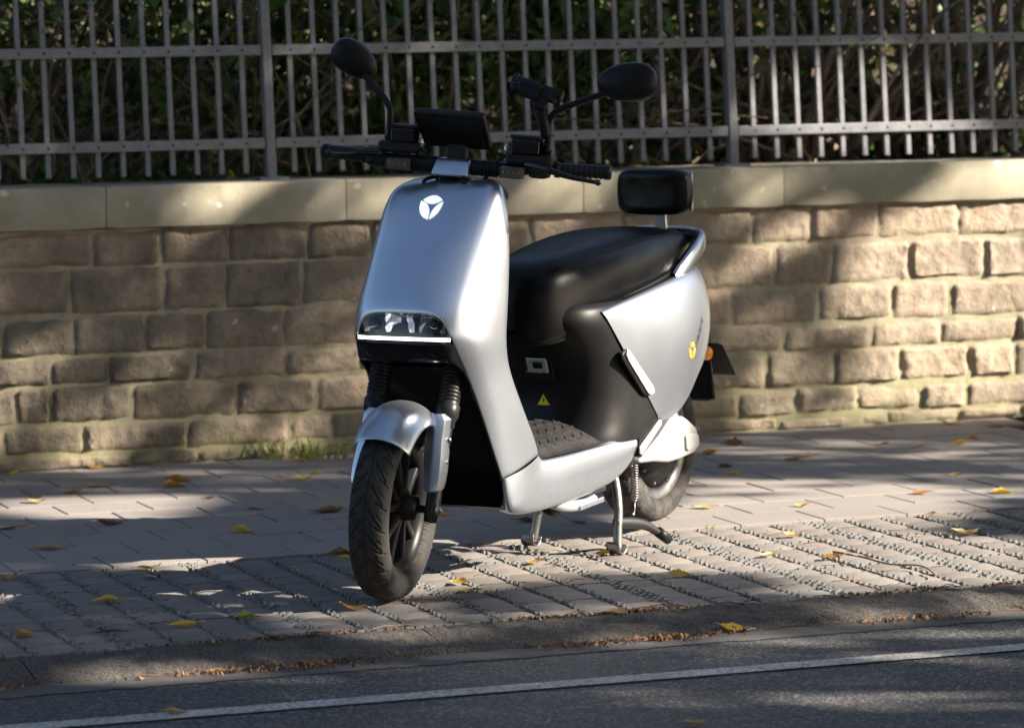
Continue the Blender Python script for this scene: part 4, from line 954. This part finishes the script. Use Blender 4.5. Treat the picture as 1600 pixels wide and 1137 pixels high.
# swingarm
SW_ = [(.300,.236),(.250,.258),(.175,.292),(.118,.326),(.100,.334),(.035,.332),(.010,.322),(-.046,.292),(-.056,.278),(-.056,.245),(-.046,.228),(-.030,.222),(.052,.214),(.120,.212),(.210,.224),(.290,.228)]
for sg, mt in ((1, ALU), (-1, SATIN)):
    o = MB().prism([(x, sg * .092, z) for x, z in SW_], (0, sg * .046, 0)).build('swingarm', mt, SC, smooth=True, bev=.008, auto=40)
    cap = [(.030,.274),(.022,.282),(-.040,.276),(-.050,.268),(-.050,.245),(-.040,.236),(.018,.232),(.028,.240)]
    MB().prism([(x, sg * .138, z) for x, z in cap], (0, sg * .007, 0)).build('axle_cover', mt, o, smooth=True, bev=.004, auto=40)
    MB().tube([(.045, sg * .112, .325), (.060, sg * .105, .365), (.075, sg * .10, .40)], [.016, .013, .012], 10).build('shock_mount', mt, o)
    MB().tube([(.075, sg * .10, .39), (.12, sg * .10, .62)], [.024, .024], 12).build('shock_absorber', BLACK, o)
MB().tube([(.31, -.12, .235), (.31, .12, .235)], .018, 10).build('swingarm_pivot', DARKMETAL, SC)
rows = [[Vector((RC[0] + math.cos(R(a)) * rr_, y, RC[2] + math.sin(R(a)) * rr_)) for y, rr_ in ((-.068, .238), (-.06, .250), (0, .256), (.06, .250), (.068, .238))] for a in range(25, 96, 7)]
MB().grid(rows).build('rear_inner_fender', BLACK, SC, solid=.003)
# centre stand
mb = MB()
mb.tube(smooth_path([(.385,.095,.225),(.402,.118,.185),(.425,.138,.12),(.440,.143,.06),(.447,.146,.012)], 16), .0125, 12)
cs = mb.build('centre_stand', STEEL, SC)
MB().tube(smooth_path([(.375,-.095,.225),(.385,-.115,.16),(.395,-.130,.09),(.405,-.142,.015)], 14), .0125, 12).build('stand_leg', STEEL, cs)
MB().tube([(.38,-.10,.215),(.38,.10,.215)], .014, 10).build('stand_pivot', DARKMETAL, cs)
for sg, x in ((1, .449), (-1, .408)):
    rows = [[Vector((x + .024 * math.cos(R(a)) + .0, sg * .145 + y, .0245 - .024 * math.sin(R(a)))) for y in (-.020, -.012, .012, .020)] for a in range(-30, 181, 15)]
    MB().grid(rows).build('stand_foot', STEEL, cs, solid=.003)
mb = MB(); rows = []
for x, y, z, w in ((.445,.140,.085,.016),(.40,.148,.080,.018),(.34,.158,.072,.018),(.295,.168,.056,.016),(.265,.176,.035,.013),(.235,.184,.014,.012)):
    rows.append([Vector((x, y + a * .012, z + b * w)) for a, b in ((-1, -.6), (-.8, .6), (0, 1), (.8, .6), (1, -.6), (0, -1))])
mb.grid(rows, cv=True); mb.build('stand_lever', DARKMETAL, cs, sub=1)
MB().tube([(.268, .176, .040), (.228, .187, .013)], [.016, .014], 8).build('lever_pad', BLACK, cs)
sp = [Vector((.352 + .010 * math.cos(k * .9), .150 + .010 * math.sin(k * .9), .232 - k * .00098)) for k in range(100)]; mb = MB().tube(sp, .0022, 5)
mb.tube([(.352, .150, .135), (.354, .15, .11), (.36, .15, .095), (.368, .15, .10)], .0022, 5); mb.build('stand_spring', STEEL, cs)
# side stand folded under the skirt
mb = MB().tube(smooth_path([(.80,.145,.182),(.76,.155,.170),(.70,.160,.163),(.64,.160,.163),(.60,.158,.170)], 14), [.018 - .0004 * i for i in range(15)], 10)
ss = mb.build('side_stand', ALU, SC); MB().box((.645, .176, .163), (.13, .008, .014), Matrix.Rotation(.06, 3, 'Y')).build('stand_blade', SILVER, ss, smooth=False, bev=.002)
MB().box((.62, .150, .190), (.16, .03, .014)).build('stand_bracket', DARKMETAL, ss, smooth=False, bev=.003)
MB().tube([(.80,.13,.172),(.765,.13,.155)], .02, 10).build('stand_mount', BLACK, ss)

# ------------------------------------------------------------------ handlebar (steered with the wheel)
mb = MB()
for sg in (1, -1): mb.tube(smooth_path([(1.055, sg * .03, 1.075), (1.055, sg * .10, 1.074), (1.05, sg * .17, 1.078), (1.04, sg * .24, 1.082)], 10), [.021, .021, .020, .019, .018, .018, .017, .016, .015, .014, .013], 12)
for sg in (1, -1):
    for k in range(5): mb.lathe([(.020, 0), (.0222, .002), (.0222, .004), (.020, .006)], (1.055, sg * (.085 + k * .009), 1.0745), (0, sg, 0), 14)
hb = mb.xf(st).build('handlebar', BLACK, SC)
mb = MB(); rows = [[Vector((x, y + .010, z)) for x, y, z in ((1.100 - i * .02 * .0, s_ * w, zz) for s_, w, zz in ((0, 0, 0),))] for i in range(1)] ; mb = MB()
rows = []
for u in range(9):
    s_ = u / 4 - 1; bl = .006 * (1 - s_ * s_)
    rows.append([Vector((1.040, .012 + s_ * .044, 1.094)), Vector((1.068 + bl, .012 + s_ * .0445, 1.093)), Vector((1.080 + bl, .012 + s_ * .046, 1.088)), Vector((1.092 + bl, .011 + s_ * .048, 1.070)), Vector((1.099 + bl, .010 + s_ * .050, 1.053)), Vector((1.085, .010 + s_ * .048, 1.047)), Vector((1.04, .010 + s_ * .046, 1.047))])
mb.grid(rows); mb.f.append(tuple(range(7))); mb.f.append(tuple(56 + k for k in range(7))); mb.xf(st).build('stem_cover', SILVER, hb, smooth=True, auto=35, bev=.003)
MB().tube([(1.05, 0, 1.06), (1.075, 0, .985)], .028, 14).xf(st).build('steering_stem', BLACK, hb)
for sg, yc in ((1, .176), (-1, -.132)):
    o = MB().box((1.088, yc, 1.071), (.020, .062, .030)).xf(st).build('front_turn_signal', LENSGREY, hb, smooth=False, bev=.003)
    MB().box((1.101, yc, 1.071), (.010, .060, .028)).xf(st).build('signal_lens', CLEAR, o, smooth=False, bev=.003)
    for k in range(4): MB().box((1.0995, yc - .021 + k * .014, 1.072), (.003, .005, .005)).xf(st).build('signal_diode', AMBER, o, smooth=False)
for sg, y0, y1, z0, z1 in ((1, .165, .240, 1.119, 1.166), (-1, -.162, -.097, 1.127, 1.171)):
    o = MB().box((1.055, (y0 + y1) / 2, (z0 + z1) / 2 - .004), (.048, y1 - y0, z1 - z0 - .008)).xf(st).build('brake_reservoir', GLOSS, hb, smooth=False, bev=.004)
    MB().box((1.054, (y0 + y1) / 2, z1 - .003), (.054, y1 - y0 + .006, .009)).xf(st).build('reservoir_lid', SATIN, o, smooth=False, bev=.003)
    MB().box((1.050, (y0 + y1) / 2 + sg * .01, z0 - .014), (.050, y1 - y0 + .05, .030)).xf(st).build('master_cylinder', SATIN, o, smooth=False, bev=.008)
    yb = y0 - .012 if sg > 0 else y1 + .012
    MB().tube([(1.06, yb, 1.112), (1.062, yb - sg * .006, 1.128), (1.062, yb - sg * .004, 1.140)], [.005, .006, .0055], 8).xf(st).build('banjo_bolt', CHROME, o)
    MB().tube(smooth_path([(1.06, yb, 1.115), (1.07, yb - sg * .03, 1.09), (1.05, yb - sg * .05, 1.06), (1.04, sg * .05, 1.01)], 14), .0045, 7).xf(st).build('brake_hose', BLACK, o)
GR = {1: [(1.040, .245, 1.083), (1.030, .28, 1.083), (1.005, .408, 1.084)], -1: [(1.040, -.215, 1.083), (1.030, -.245, 1.083), (1.005, -.362, 1.083)]}
for sg in (1, -1):
    a, b, c = [Vector(p) for p in GR[sg]]
    m_ = MB().box(a + Vector((0, -sg * .01, 0)), (.050, .055, .050)); m_.xf(st).build('switch_box', SATIN, hb, smooth=False, bev=.012)
    L_ = (c - b).length; d_ = (c - b).normalized(); pr = [(.010, -.01), (.020, -.008), (.021, .004), (.0165, .008)]
    k = .012
    while k < L_ - .012: pr += [(.0165, k), (.0185, k + .003), (.0185, k + .009), (.0165, k + .012)]; k += .0135
    pr += [(.0195, L_ - .008), (.0195, L_ + .004), (.016, L_ + .008), (.0005, L_ + .009)]
    MB().lathe(pr, b, d_, 18).xf(st).build('grip', SATIN, hb)
    e = Vector((1.078, .402, 1.062)) if sg > 0 else Vector((1.072, -.331, 1.085))
    pv = Vector((1.078, sg * .205 if sg > 0 else -.185, 1.094))
    P = smooth_path([pv, lerp(pv, e, .3) + Vector((.012, 0, .002)), lerp(pv, e, .65) + Vector((.014, 0, -.002)), e], 16)
    mb = MB().tube(P, [.010, .0105, .011, .011, .0105, .010, .0095, .009, .0085, .008, .0075, .007, .0065, .006, .006, .006, .006], 10, flat=.6); mb.lathe([(.0005, -.009), (.006, -.007), (.009, 0), (.006, .007), (.0005, .009)], e, (0, 1, 0), 12)
    mb.xf(st).build('brake_lever', GLOSS, hb)
# mirrors
def mirror(stem, hc, ax_, hl_, hh, dp, sg):
    o = MB().tube(smooth_path(stem, 24), [.0085] * 25, 10); o.lathe([(.013, -.004), (.013, .006), (.016, .008), (.010, .02)], stem[0], (0, 0, 1), 12)
    o = o.xf(st).build('mirror', BLACK, SC); ax_ = Vector(ax_).normalized(); bk = Vector((1, 0, .05)).normalized(); bk = (bk - ax_ * bk.dot(ax_)).normalized(); vt = ax_.cross(bk); vt = -vt if vt.z < 0 else vt
    rows = []
    for i in range(9):
        d0 = i / 8; s_ = (1 - d0 ** 2.6) ** .5 if i < 8 else .02; row = []
        for k in range(32):
            a = 2 * math.pi * k / 32; ca, sa = math.cos(a), math.sin(a); e = .82
            u = math.copysign(abs(ca) ** e, ca); v = math.copysign(abs(sa) ** e, sa) * (1 + .16 * u - .10 * u * u); row.append(Vector(hc) + ax_ * u * hl_ * s_ + vt * v * hh * s_ + bk * dp * d0)
        rows.append(row)
    rows = [[v - bk * .012 for v in rows[0]]] + rows
    mb = MB().grid(rows, cv=True); mb.xf(st).build('mirror_housing', BLACK, o, sub=1)
    MB().add([st(v * .98 + Vector(hc) * .02 + bk * .004) for v in rows[0]], [tuple(range(32))]).build('mirror_glass', MIRROR, o, smooth=False)
mirror([(1.035, .248, 1.120), (1.035, .251, 1.165), (1.033, .252, 1.212), (1.030, .275, 1.236), (1.025, .335, 1.264), (1.018, .395, 1.288)], (1.008, .445, 1.318), (0, 1, .10), .079, .051, .038, 1)
mirror([(1.035, -.177, 1.125), (1.035, -.179, 1.160), (1.033, -.182, 1.205), (1.030, -.198, 1.232), (1.025, -.232, 1.262), (1.020, -.262, 1.290)], (1.008, -.296, 1.328), (.25, -.80, .55), .066, .044, .036, -1)
# display
dc = [Vector((1.070, -.106, 1.212)), Vector((1.070, .086, 1.212)), Vector((1.004, .092, 1.122)), Vector((1.004, -.088, 1.122))]
nd = (dc[1] - dc[0]).cross(dc[2] - dc[0]).normalized(); nd = -nd if nd.x < 0 else nd
def rrect(c4, inset_, r_, n=5):
    o_, ux, uy = c4[0], c4[1] - c4[0], c4[3] - c4[0]; W_, H_ = ux.length, uy.length; pts = []
    for cx, cy, a0 in ((W_ - r_ - inset_, r_ + inset_, -90), (W_ - r_ - inset_, H_ - r_ - inset_, 0), (r_ + inset_, H_ - r_ - inset_, 90), (r_ + inset_, r_ + inset_, 180)):
        for k in range(n + 1):
            a = R(a0 + 90 * k / n); x, y = cx + r_ * math.cos(a), cy + r_ * math.sin(a); f, g = x / W_, y / H_
            top, bot = c4[0].lerp(c4[1], f), c4[3].lerp(c4[2], f); pts.append(top.lerp(bot, g))
    return pts
mb = MB().prism([p - nd * .012 for p in rrect(dc, 0, .010)], nd * .020); dp_ = mb.xf(st).build('display', SATIN, SC, smooth=True, auto=40, bev=.003)
MB().prism([p + nd * .007 for p in rrect(dc, .013, .004)], nd * .005).xf(st).build('display_back', BLACK, dp_, smooth=True, auto=40, bev=.002)
MB().prism([p - nd * .0135 for p in rrect(dc, .004, .008)], nd * .002).xf(st).build('display_screen', GLOSS, dp_, smooth=False)
MB().box((1.040, .012, 1.108), (.035, .052, .045)).xf(st).build('display_mount', SATIN, dp_, smooth=False, bev=.006)
# phone holder on the mirror stem
pc = Vector((1.035, .212, 1.284)); pr_ = Matrix.Rotation(-.27, 3, 'X') @ Matrix.Rotation(-.5, 3, 'Y')
mb = MB().box(pc, (.018, .118, .040), pr_); ph = mb.xf(st).build('phone_holder', SATIN, SC, smooth=False, bev=.006)
MB().box(pc + pr_ @ Vector((.012, -.012, -.012)), (.026, .062, .044), pr_).xf(st).build('holder_body', BLACK, ph, smooth=False, bev=.008)
MB().box(pc + pr_ @ Vector((.006, .030, -.034)), (.018, .030, .034), pr_).xf(st).build('holder_clamp', BLACK, ph, smooth=False, bev=.005)
for s_ in (-1, 1): MB().box(pc + pr_ @ Vector((-.004, s_ * .062, .010)), (.034, .016, .026), pr_).xf(st).build('holder_jaw', SATIN, ph, smooth=False, bev=.005)
MB().lathe([(.0005, .03), (.014, .028), (.017, .02), (.017, .0)], pc + pr_ @ Vector((.004, -.044, -.012)), (1, -.2, -.1), 12).xf(st).build('clamp_knob', BLACK, ph)
MB().tube(smooth_path([pc + Vector((.0, -.005, -.01)), (1.05, .222, 1.245), (1.052, .240, 1.205), (1.045, .248, 1.165)], 12), [.010, .0105, .011, .011, .012, .012, .013, .013, .013, .013, .013, .013, .013], 8).xf(st).build('holder_arm', BLACK, ph)
# cables
for y0, x1, y1 in ((.03, 1.02, .06), (-.03, 1.02, -.05)):
    MB().tube(smooth_path([(1.05, y0, 1.05), (1.09, y0 * 2, 1.035), (1.07, y1, 1.0), (x1, y1, .97)], 12), .005, 7).build('cable', BLACK, SC)

# ------------------------------------------------------------------ fallen leaves
LEAVES= [[-1.644,11.971,0.0,"yellow",0.05],[-1.382,12.093,0.0,"yellow",0.05],[-1.115,12.235,0.0,"yellow",0.047],[-1.077,11.723,0.0,"orange",0.073],[-1.078,11.578,0.0,"orange",0.072],[-1.328,11.607,0.0,"tan",0.072],[-1.384,11.457,0.0,"tan",0.056],[-1.485,11.361,0.0,"brown",0.031],[-1.465,11.239,0.0,"pale",0.058],[-0.683,11.725,0.0,"yellow",0.057],[-0.652,11.87,0.0,"yellow",0.041],[-0.748,11.815,0.0,"orange",0.025],[-0.714,12.204,0.0,"orange",0.046],[-0.791,11.032,0.0,"tan",0.053],[-0.944,11.285,0.0,"brown",0.027],[-1.478,10.662,0.0,"brown",0.048],[-1.438,10.738,0.0,"tan",0.045],[-1.189,10.726,0.0,"brown",0.063],[-0.791,10.536,0.0,"yellow",0.055],[-1.311,10.246,0.0,"tan",0.067],[-0.563,10.935,0.0,"brown",0.076],[-0.55,11.02,0.0,"orange",0.046],[-0.488,10.053,0.0,"brown",0.059],[-0.471,9.979,0.0,"yellow",0.038],[-0.986,9.844,0.0,"pale",0.055],[-0.969,9.707,0.0,"pale",0.034],[-1.356,9.711,0.0,"orange",0.044],[-1.047,9.298,0.0,"yellow",0.064],[-0.816,8.895,0.0,"yellow",0.065],[-0.67,9.006,0.0,"green",0.056],[-1.185,8.807,0.0,"orange",0.049],[-0.411,9.119,0.0,"orange",0.054],[-1.076,8.467,-0.03,"green",0.029],[-0.639,8.523,-0.03,"yellow",0.059],[-0.711,8.454,-0.03,"pale",0.026],[-0.678,8.443,-0.03,"brown",0.035],[-0.747,7.949,-0.03,"tan",0.047],[-0.158,9.519,0.0,"yellow",0.043],[-0.127,9.388,0.0,"tan",0.052],[0.039,9.858,0.0,"yellow",0.038],[0.228,9.992,0.0,"yellow",0.052],[0.229,9.011,0.0,"tan",0.053],[0.417,9.595,0.0,"yellow",0.056],[-0.374,8.735,-0.03,"tan",0.051],[0.51,8.904,-0.03,"yellow",0.056],[0.025,10.663,0.0,"brown",0.059],[0.172,10.607,0.0,"brown",0.037],[-0.223,10.814,0.0,"orange",0.037],[0.362,7.727,-0.03,"tan",0.056],[0.636,12.234,0.0,"orange",0.051],[0.729,12.48,0.0,"brown",0.061],[0.894,12.043,0.0,"tan",0.046],[0.942,12.143,0.0,"tan",0.067],[0.666,11.881,0.0,"brown",0.045],[0.687,11.711,0.0,"yellow",0.045],[1.232,12.453,0.0,"orange",0.043],[1.339,12.365,0.0,"tan",0.039],[1.546,12.584,0.0,"orange",0.035],[1.478,12.403,0.0,"yellow",0.052],[1.531,13.023,0.0,"yellow",0.063],[1.671,12.923,0.0,"tan",0.054],[1.216,13.086,0.0,"yellow",0.045],[1.17,13.03,0.0,"orange",0.036],[1.769,13.372,0.0,"orange",0.028],[1.367,11.582,0.0,"tan",0.052],[1.212,11.161,0.0,"orange",0.054],[1.462,11.148,0.0,"yellow",0.058],[0.833,10.91,0.0,"yellow",0.042],[0.545,10.899,0.0,"pale",0.06],[1.188,10.688,0.0,"tan",0.033],[0.761,10.283,0.0,"pale",0.046],[0.673,9.924,0.0,"pale",0.052],[0.829,9.861,0.0,"orange",0.044],[1.25,10.283,0.0,"pale",0.071],[1.217,9.299,-0.03,"yellow",0.061],[1.236,9.196,-0.03,"orange",0.035]]
def fallen_mesh(k):
    r = random.Random(100 + k); mb = MB(); n = 7; rows = []; curl = r.uniform(.1, .55); tw = r.uniform(-.5, .5); cup = r.uniform(.2, .9)
    for i in range(n + 1):
        u = i / n; w = (.30 * math.sin(math.pi * u ** .8) ** .8 if 0 < u < 1 else .004) * (1 + (.05 if i % 2 else -.04))
        row = []
        for j in (-1, -.5, 0, .5, 1):
            y = j * w * (1 - .15 * abs(j)); z = curl * (u - .5) ** 2 + cup * y * y * 3 + tw * y * (u - .5) * 1.5 + .02 * r.uniform(-1, 1)
            row.append((u - .5, y, z))
        rows.append(row)
    mb.grid(rows); mb.tube([(-.49, 0, curl * .25), (-.62, .01, curl * .3), (-.74, .04, curl * .2 + .02)], [.014, .010, .010], 4)
    zm = min(v.z for v in mb.v); mb.xf(lambda v: Vector((v.x, v.y, v.z - zm)))
    o = mb.build('fallen_leaf', FALLEN['tan']); me = o.data; D.objects.remove(o); return me
LM = {c: [] for c in FALLEN}
for c in FALLEN:
    for k in range(5):
        me = fallen_mesh(k + 7 * len(c)); me.materials[0] = FALLEN[c]; LM[c].append(me)
def zone(x, y, z):
    b = (Vector((x, y, 0)) - KO).dot(KN)
    if z < -.01: return 'on the road' if b < -.36 else 'in the gutter'
    if b < 0: return 'on the kerb'
    if b < 1.27: return 'on the grid paving'
    if b < 2.4: return 'on the middle of the slab paving'
    return 'on the slabs near the wall'
ZL = {}
for L_ in LEAVES: ZL.setdefault((zone(*L_[:3]), L_[3]), []).append(L_)
ORD = ['first', 'second', 'third', 'fourth', 'fifth', 'sixth', 'seventh', 'eighth', 'ninth', 'tenth', 'eleventh', 'twelfth', 'thirteenth', 'fourteenth']
CN = {'yellow': 'yellow', 'orange': 'orange', 'tan': 'tan', 'brown': 'brown', 'green': 'yellow-green', 'pale': 'pale yellow'}
r = random.Random(3)
for (zn, c), lst in ZL.items():
    lst.sort(key=lambda l: l[0] / l[1])
    for i, (x, y, z, _, sz) in enumerate(lst):
        o = link(D.objects.new('fallen_leaf', r.choice(LM[c]))); zz = z + (RZ + .034 if z < -.01 else 0) + .001
        o.location = (x, y, zz); s_ = sz * 1.2; o.scale = (s_, s_ * 1.15, s_ * r.uniform(.9, 1.7)); o.rotation_euler = (r.uniform(-.12, .12), r.uniform(-.12, .12), r.choice([0, math.pi]) + r.uniform(-.7, .7))
        lab = CN[c] + ' fallen leaf ' + zn + (', ' + ORD[i] + ' ' + c + ' one from left' if len(lst) > 1 else ', the only ' + c + ' one there')
        tag(o, lab, 'leaf', 'fallen leaves')
# twig, debris, weeds
P = smooth_path([(.84, 9.90, .012), (.90, 9.765, .018), (.966, 9.667, .012), (1.044, 9.612, .014), (1.067, 9.49, .008)], 26)
mb = MB().tube(P, [lerp(.0035, .002, i / 26) for i in range(27)], 6); mb.tube([P[6], P[6] + Vector((-.03, -.02, .012)), P[6] + Vector((-.06, -.03, .004))], .0016, 5)
o = mb.build('twig', BARK); tag(o, 'long thin brown twig lying across the grid paving at the right', 'twig')
DEB = m_leaf('gutter_debris', [(0, (.07,.035,.02)), (.5, (.19,.09,.045)), (.85, (.32,.17,.08)), (1, (.42,.30,.16))], .1, .9)
deb = MB(); r = random.Random(9)
def crumb(a, b, z, s):
    p = kp(a, b, z); k = [p + rvec(r) * s * r.uniform(.5, 1) for _ in range(4)]
    for v in k: v.z = max(v.z, z)
    k[3] = p + Vector((r.uniform(-s, s) * .3, r.uniform(-s, s) * .3, s * .8)); deb.add(k, [(0, 1, 2), (0, 1, 3), (1, 2, 3), (2, 0, 3)])
for k in range(9000):
    a = r.uniform(-2.0, 2.2); den = .30 + 1.1 * noise.noise(Vector((a * 2.3, 0, 0))) + .7 * noise.noise(Vector((a * 8, 1, 0)))
    if r.random() > den: continue
    if r.random() < .5: crumb(a, -.006 + r.gauss(0, .010), -.003, r.uniform(.004, .012))
    else: crumb(a, -.232 + r.gauss(0, .012) - r.random() ** 3 * .05, RZ + .004, r.uniform(.004, .014))
for k in range(520): crumb(r.uniform(-2, 2.2), r.uniform(0, 1.25), -.003, r.uniform(.002, .006))
for k in range(240): crumb(r.uniform(-2, 2.4), r.uniform(1.27, 3.4), 0, r.uniform(.002, .006))
for k in range(150): crumb(r.uniform(-2, 2.2), 1.268 + r.gauss(0, .01), -.004, r.uniform(.003, .007))
for k in range(60): # red brown stalks
    a = r.uniform(-1.9, 2.1); b = r.choice([-.01, -.24, r.uniform(0, 1.2)]) ; an = r.uniform(-.5, .5); l_ = r.uniform(.03, .09); z = (RZ + .008 if b < -.1 else .003)
    q = kp(a, b, z); d_ = KT * math.cos(an) + KN * math.sin(an); deb.tube([q, q + d_ * l_ * .5 + Vector((0, 0, .004)), q + d_ * l_ + KN * .006], .0013, 4)
tag(deb.build('leaf_debris', DEB, smooth=False), 'red brown crumbs of leaves and stalks along the kerb edges', 'debris', kind='stuff')
GRASS = m_leaf('weed_blade', [(0, (.10,.15,.03)), (.6, (.18,.22,.05)), (1, (.28,.27,.09))], .3)
def tuft(loc, h, n, label, seed, rad=.06):
    r = random.Random(seed); mb = MB()
    for k in range(n):
        p = Vector((r.gauss(0, rad), r.gauss(0, .018), 0)); d_ = Vector((r.uniform(-.6, .6), r.uniform(-.6, .2), 1)); l_ = h * r.uniform(.4, 1); w_ = Vector((.0022, .001, 0))
        q = p + d_ * l_ * .6; e = q + (d_ + Vector((r.uniform(-.5, .5), r.uniform(-.4, .1), -.7))) * l_ * .4
        mb.add([p - w_, p + w_, q + w_ * .8, q - w_ * .8, e], [(0, 1, 2, 3), (3, 2, 4)])
    o = empty('weed_tuft', loc); bl = mb.build('blade', GRASS, o, smooth=False); bl['kind'] = 'stuff'; tag(o, label, 'weed', 'weeds in the joints')
q = wp(-.80, .05, 0); tuft(q, .11, 110, 'tuft of thin green weeds at the wall foot left of the scooter', 1, .085)
tuft(kp(.42, -.004, -.003), .022, 10, 'tiny green weed in the kerb joint right of the scooter', 2, .02)
tuft(kp(1.03, 1.268, -.003), .018, 8, 'tiny green weed between grid paving and slabs at the right', 3, .01)
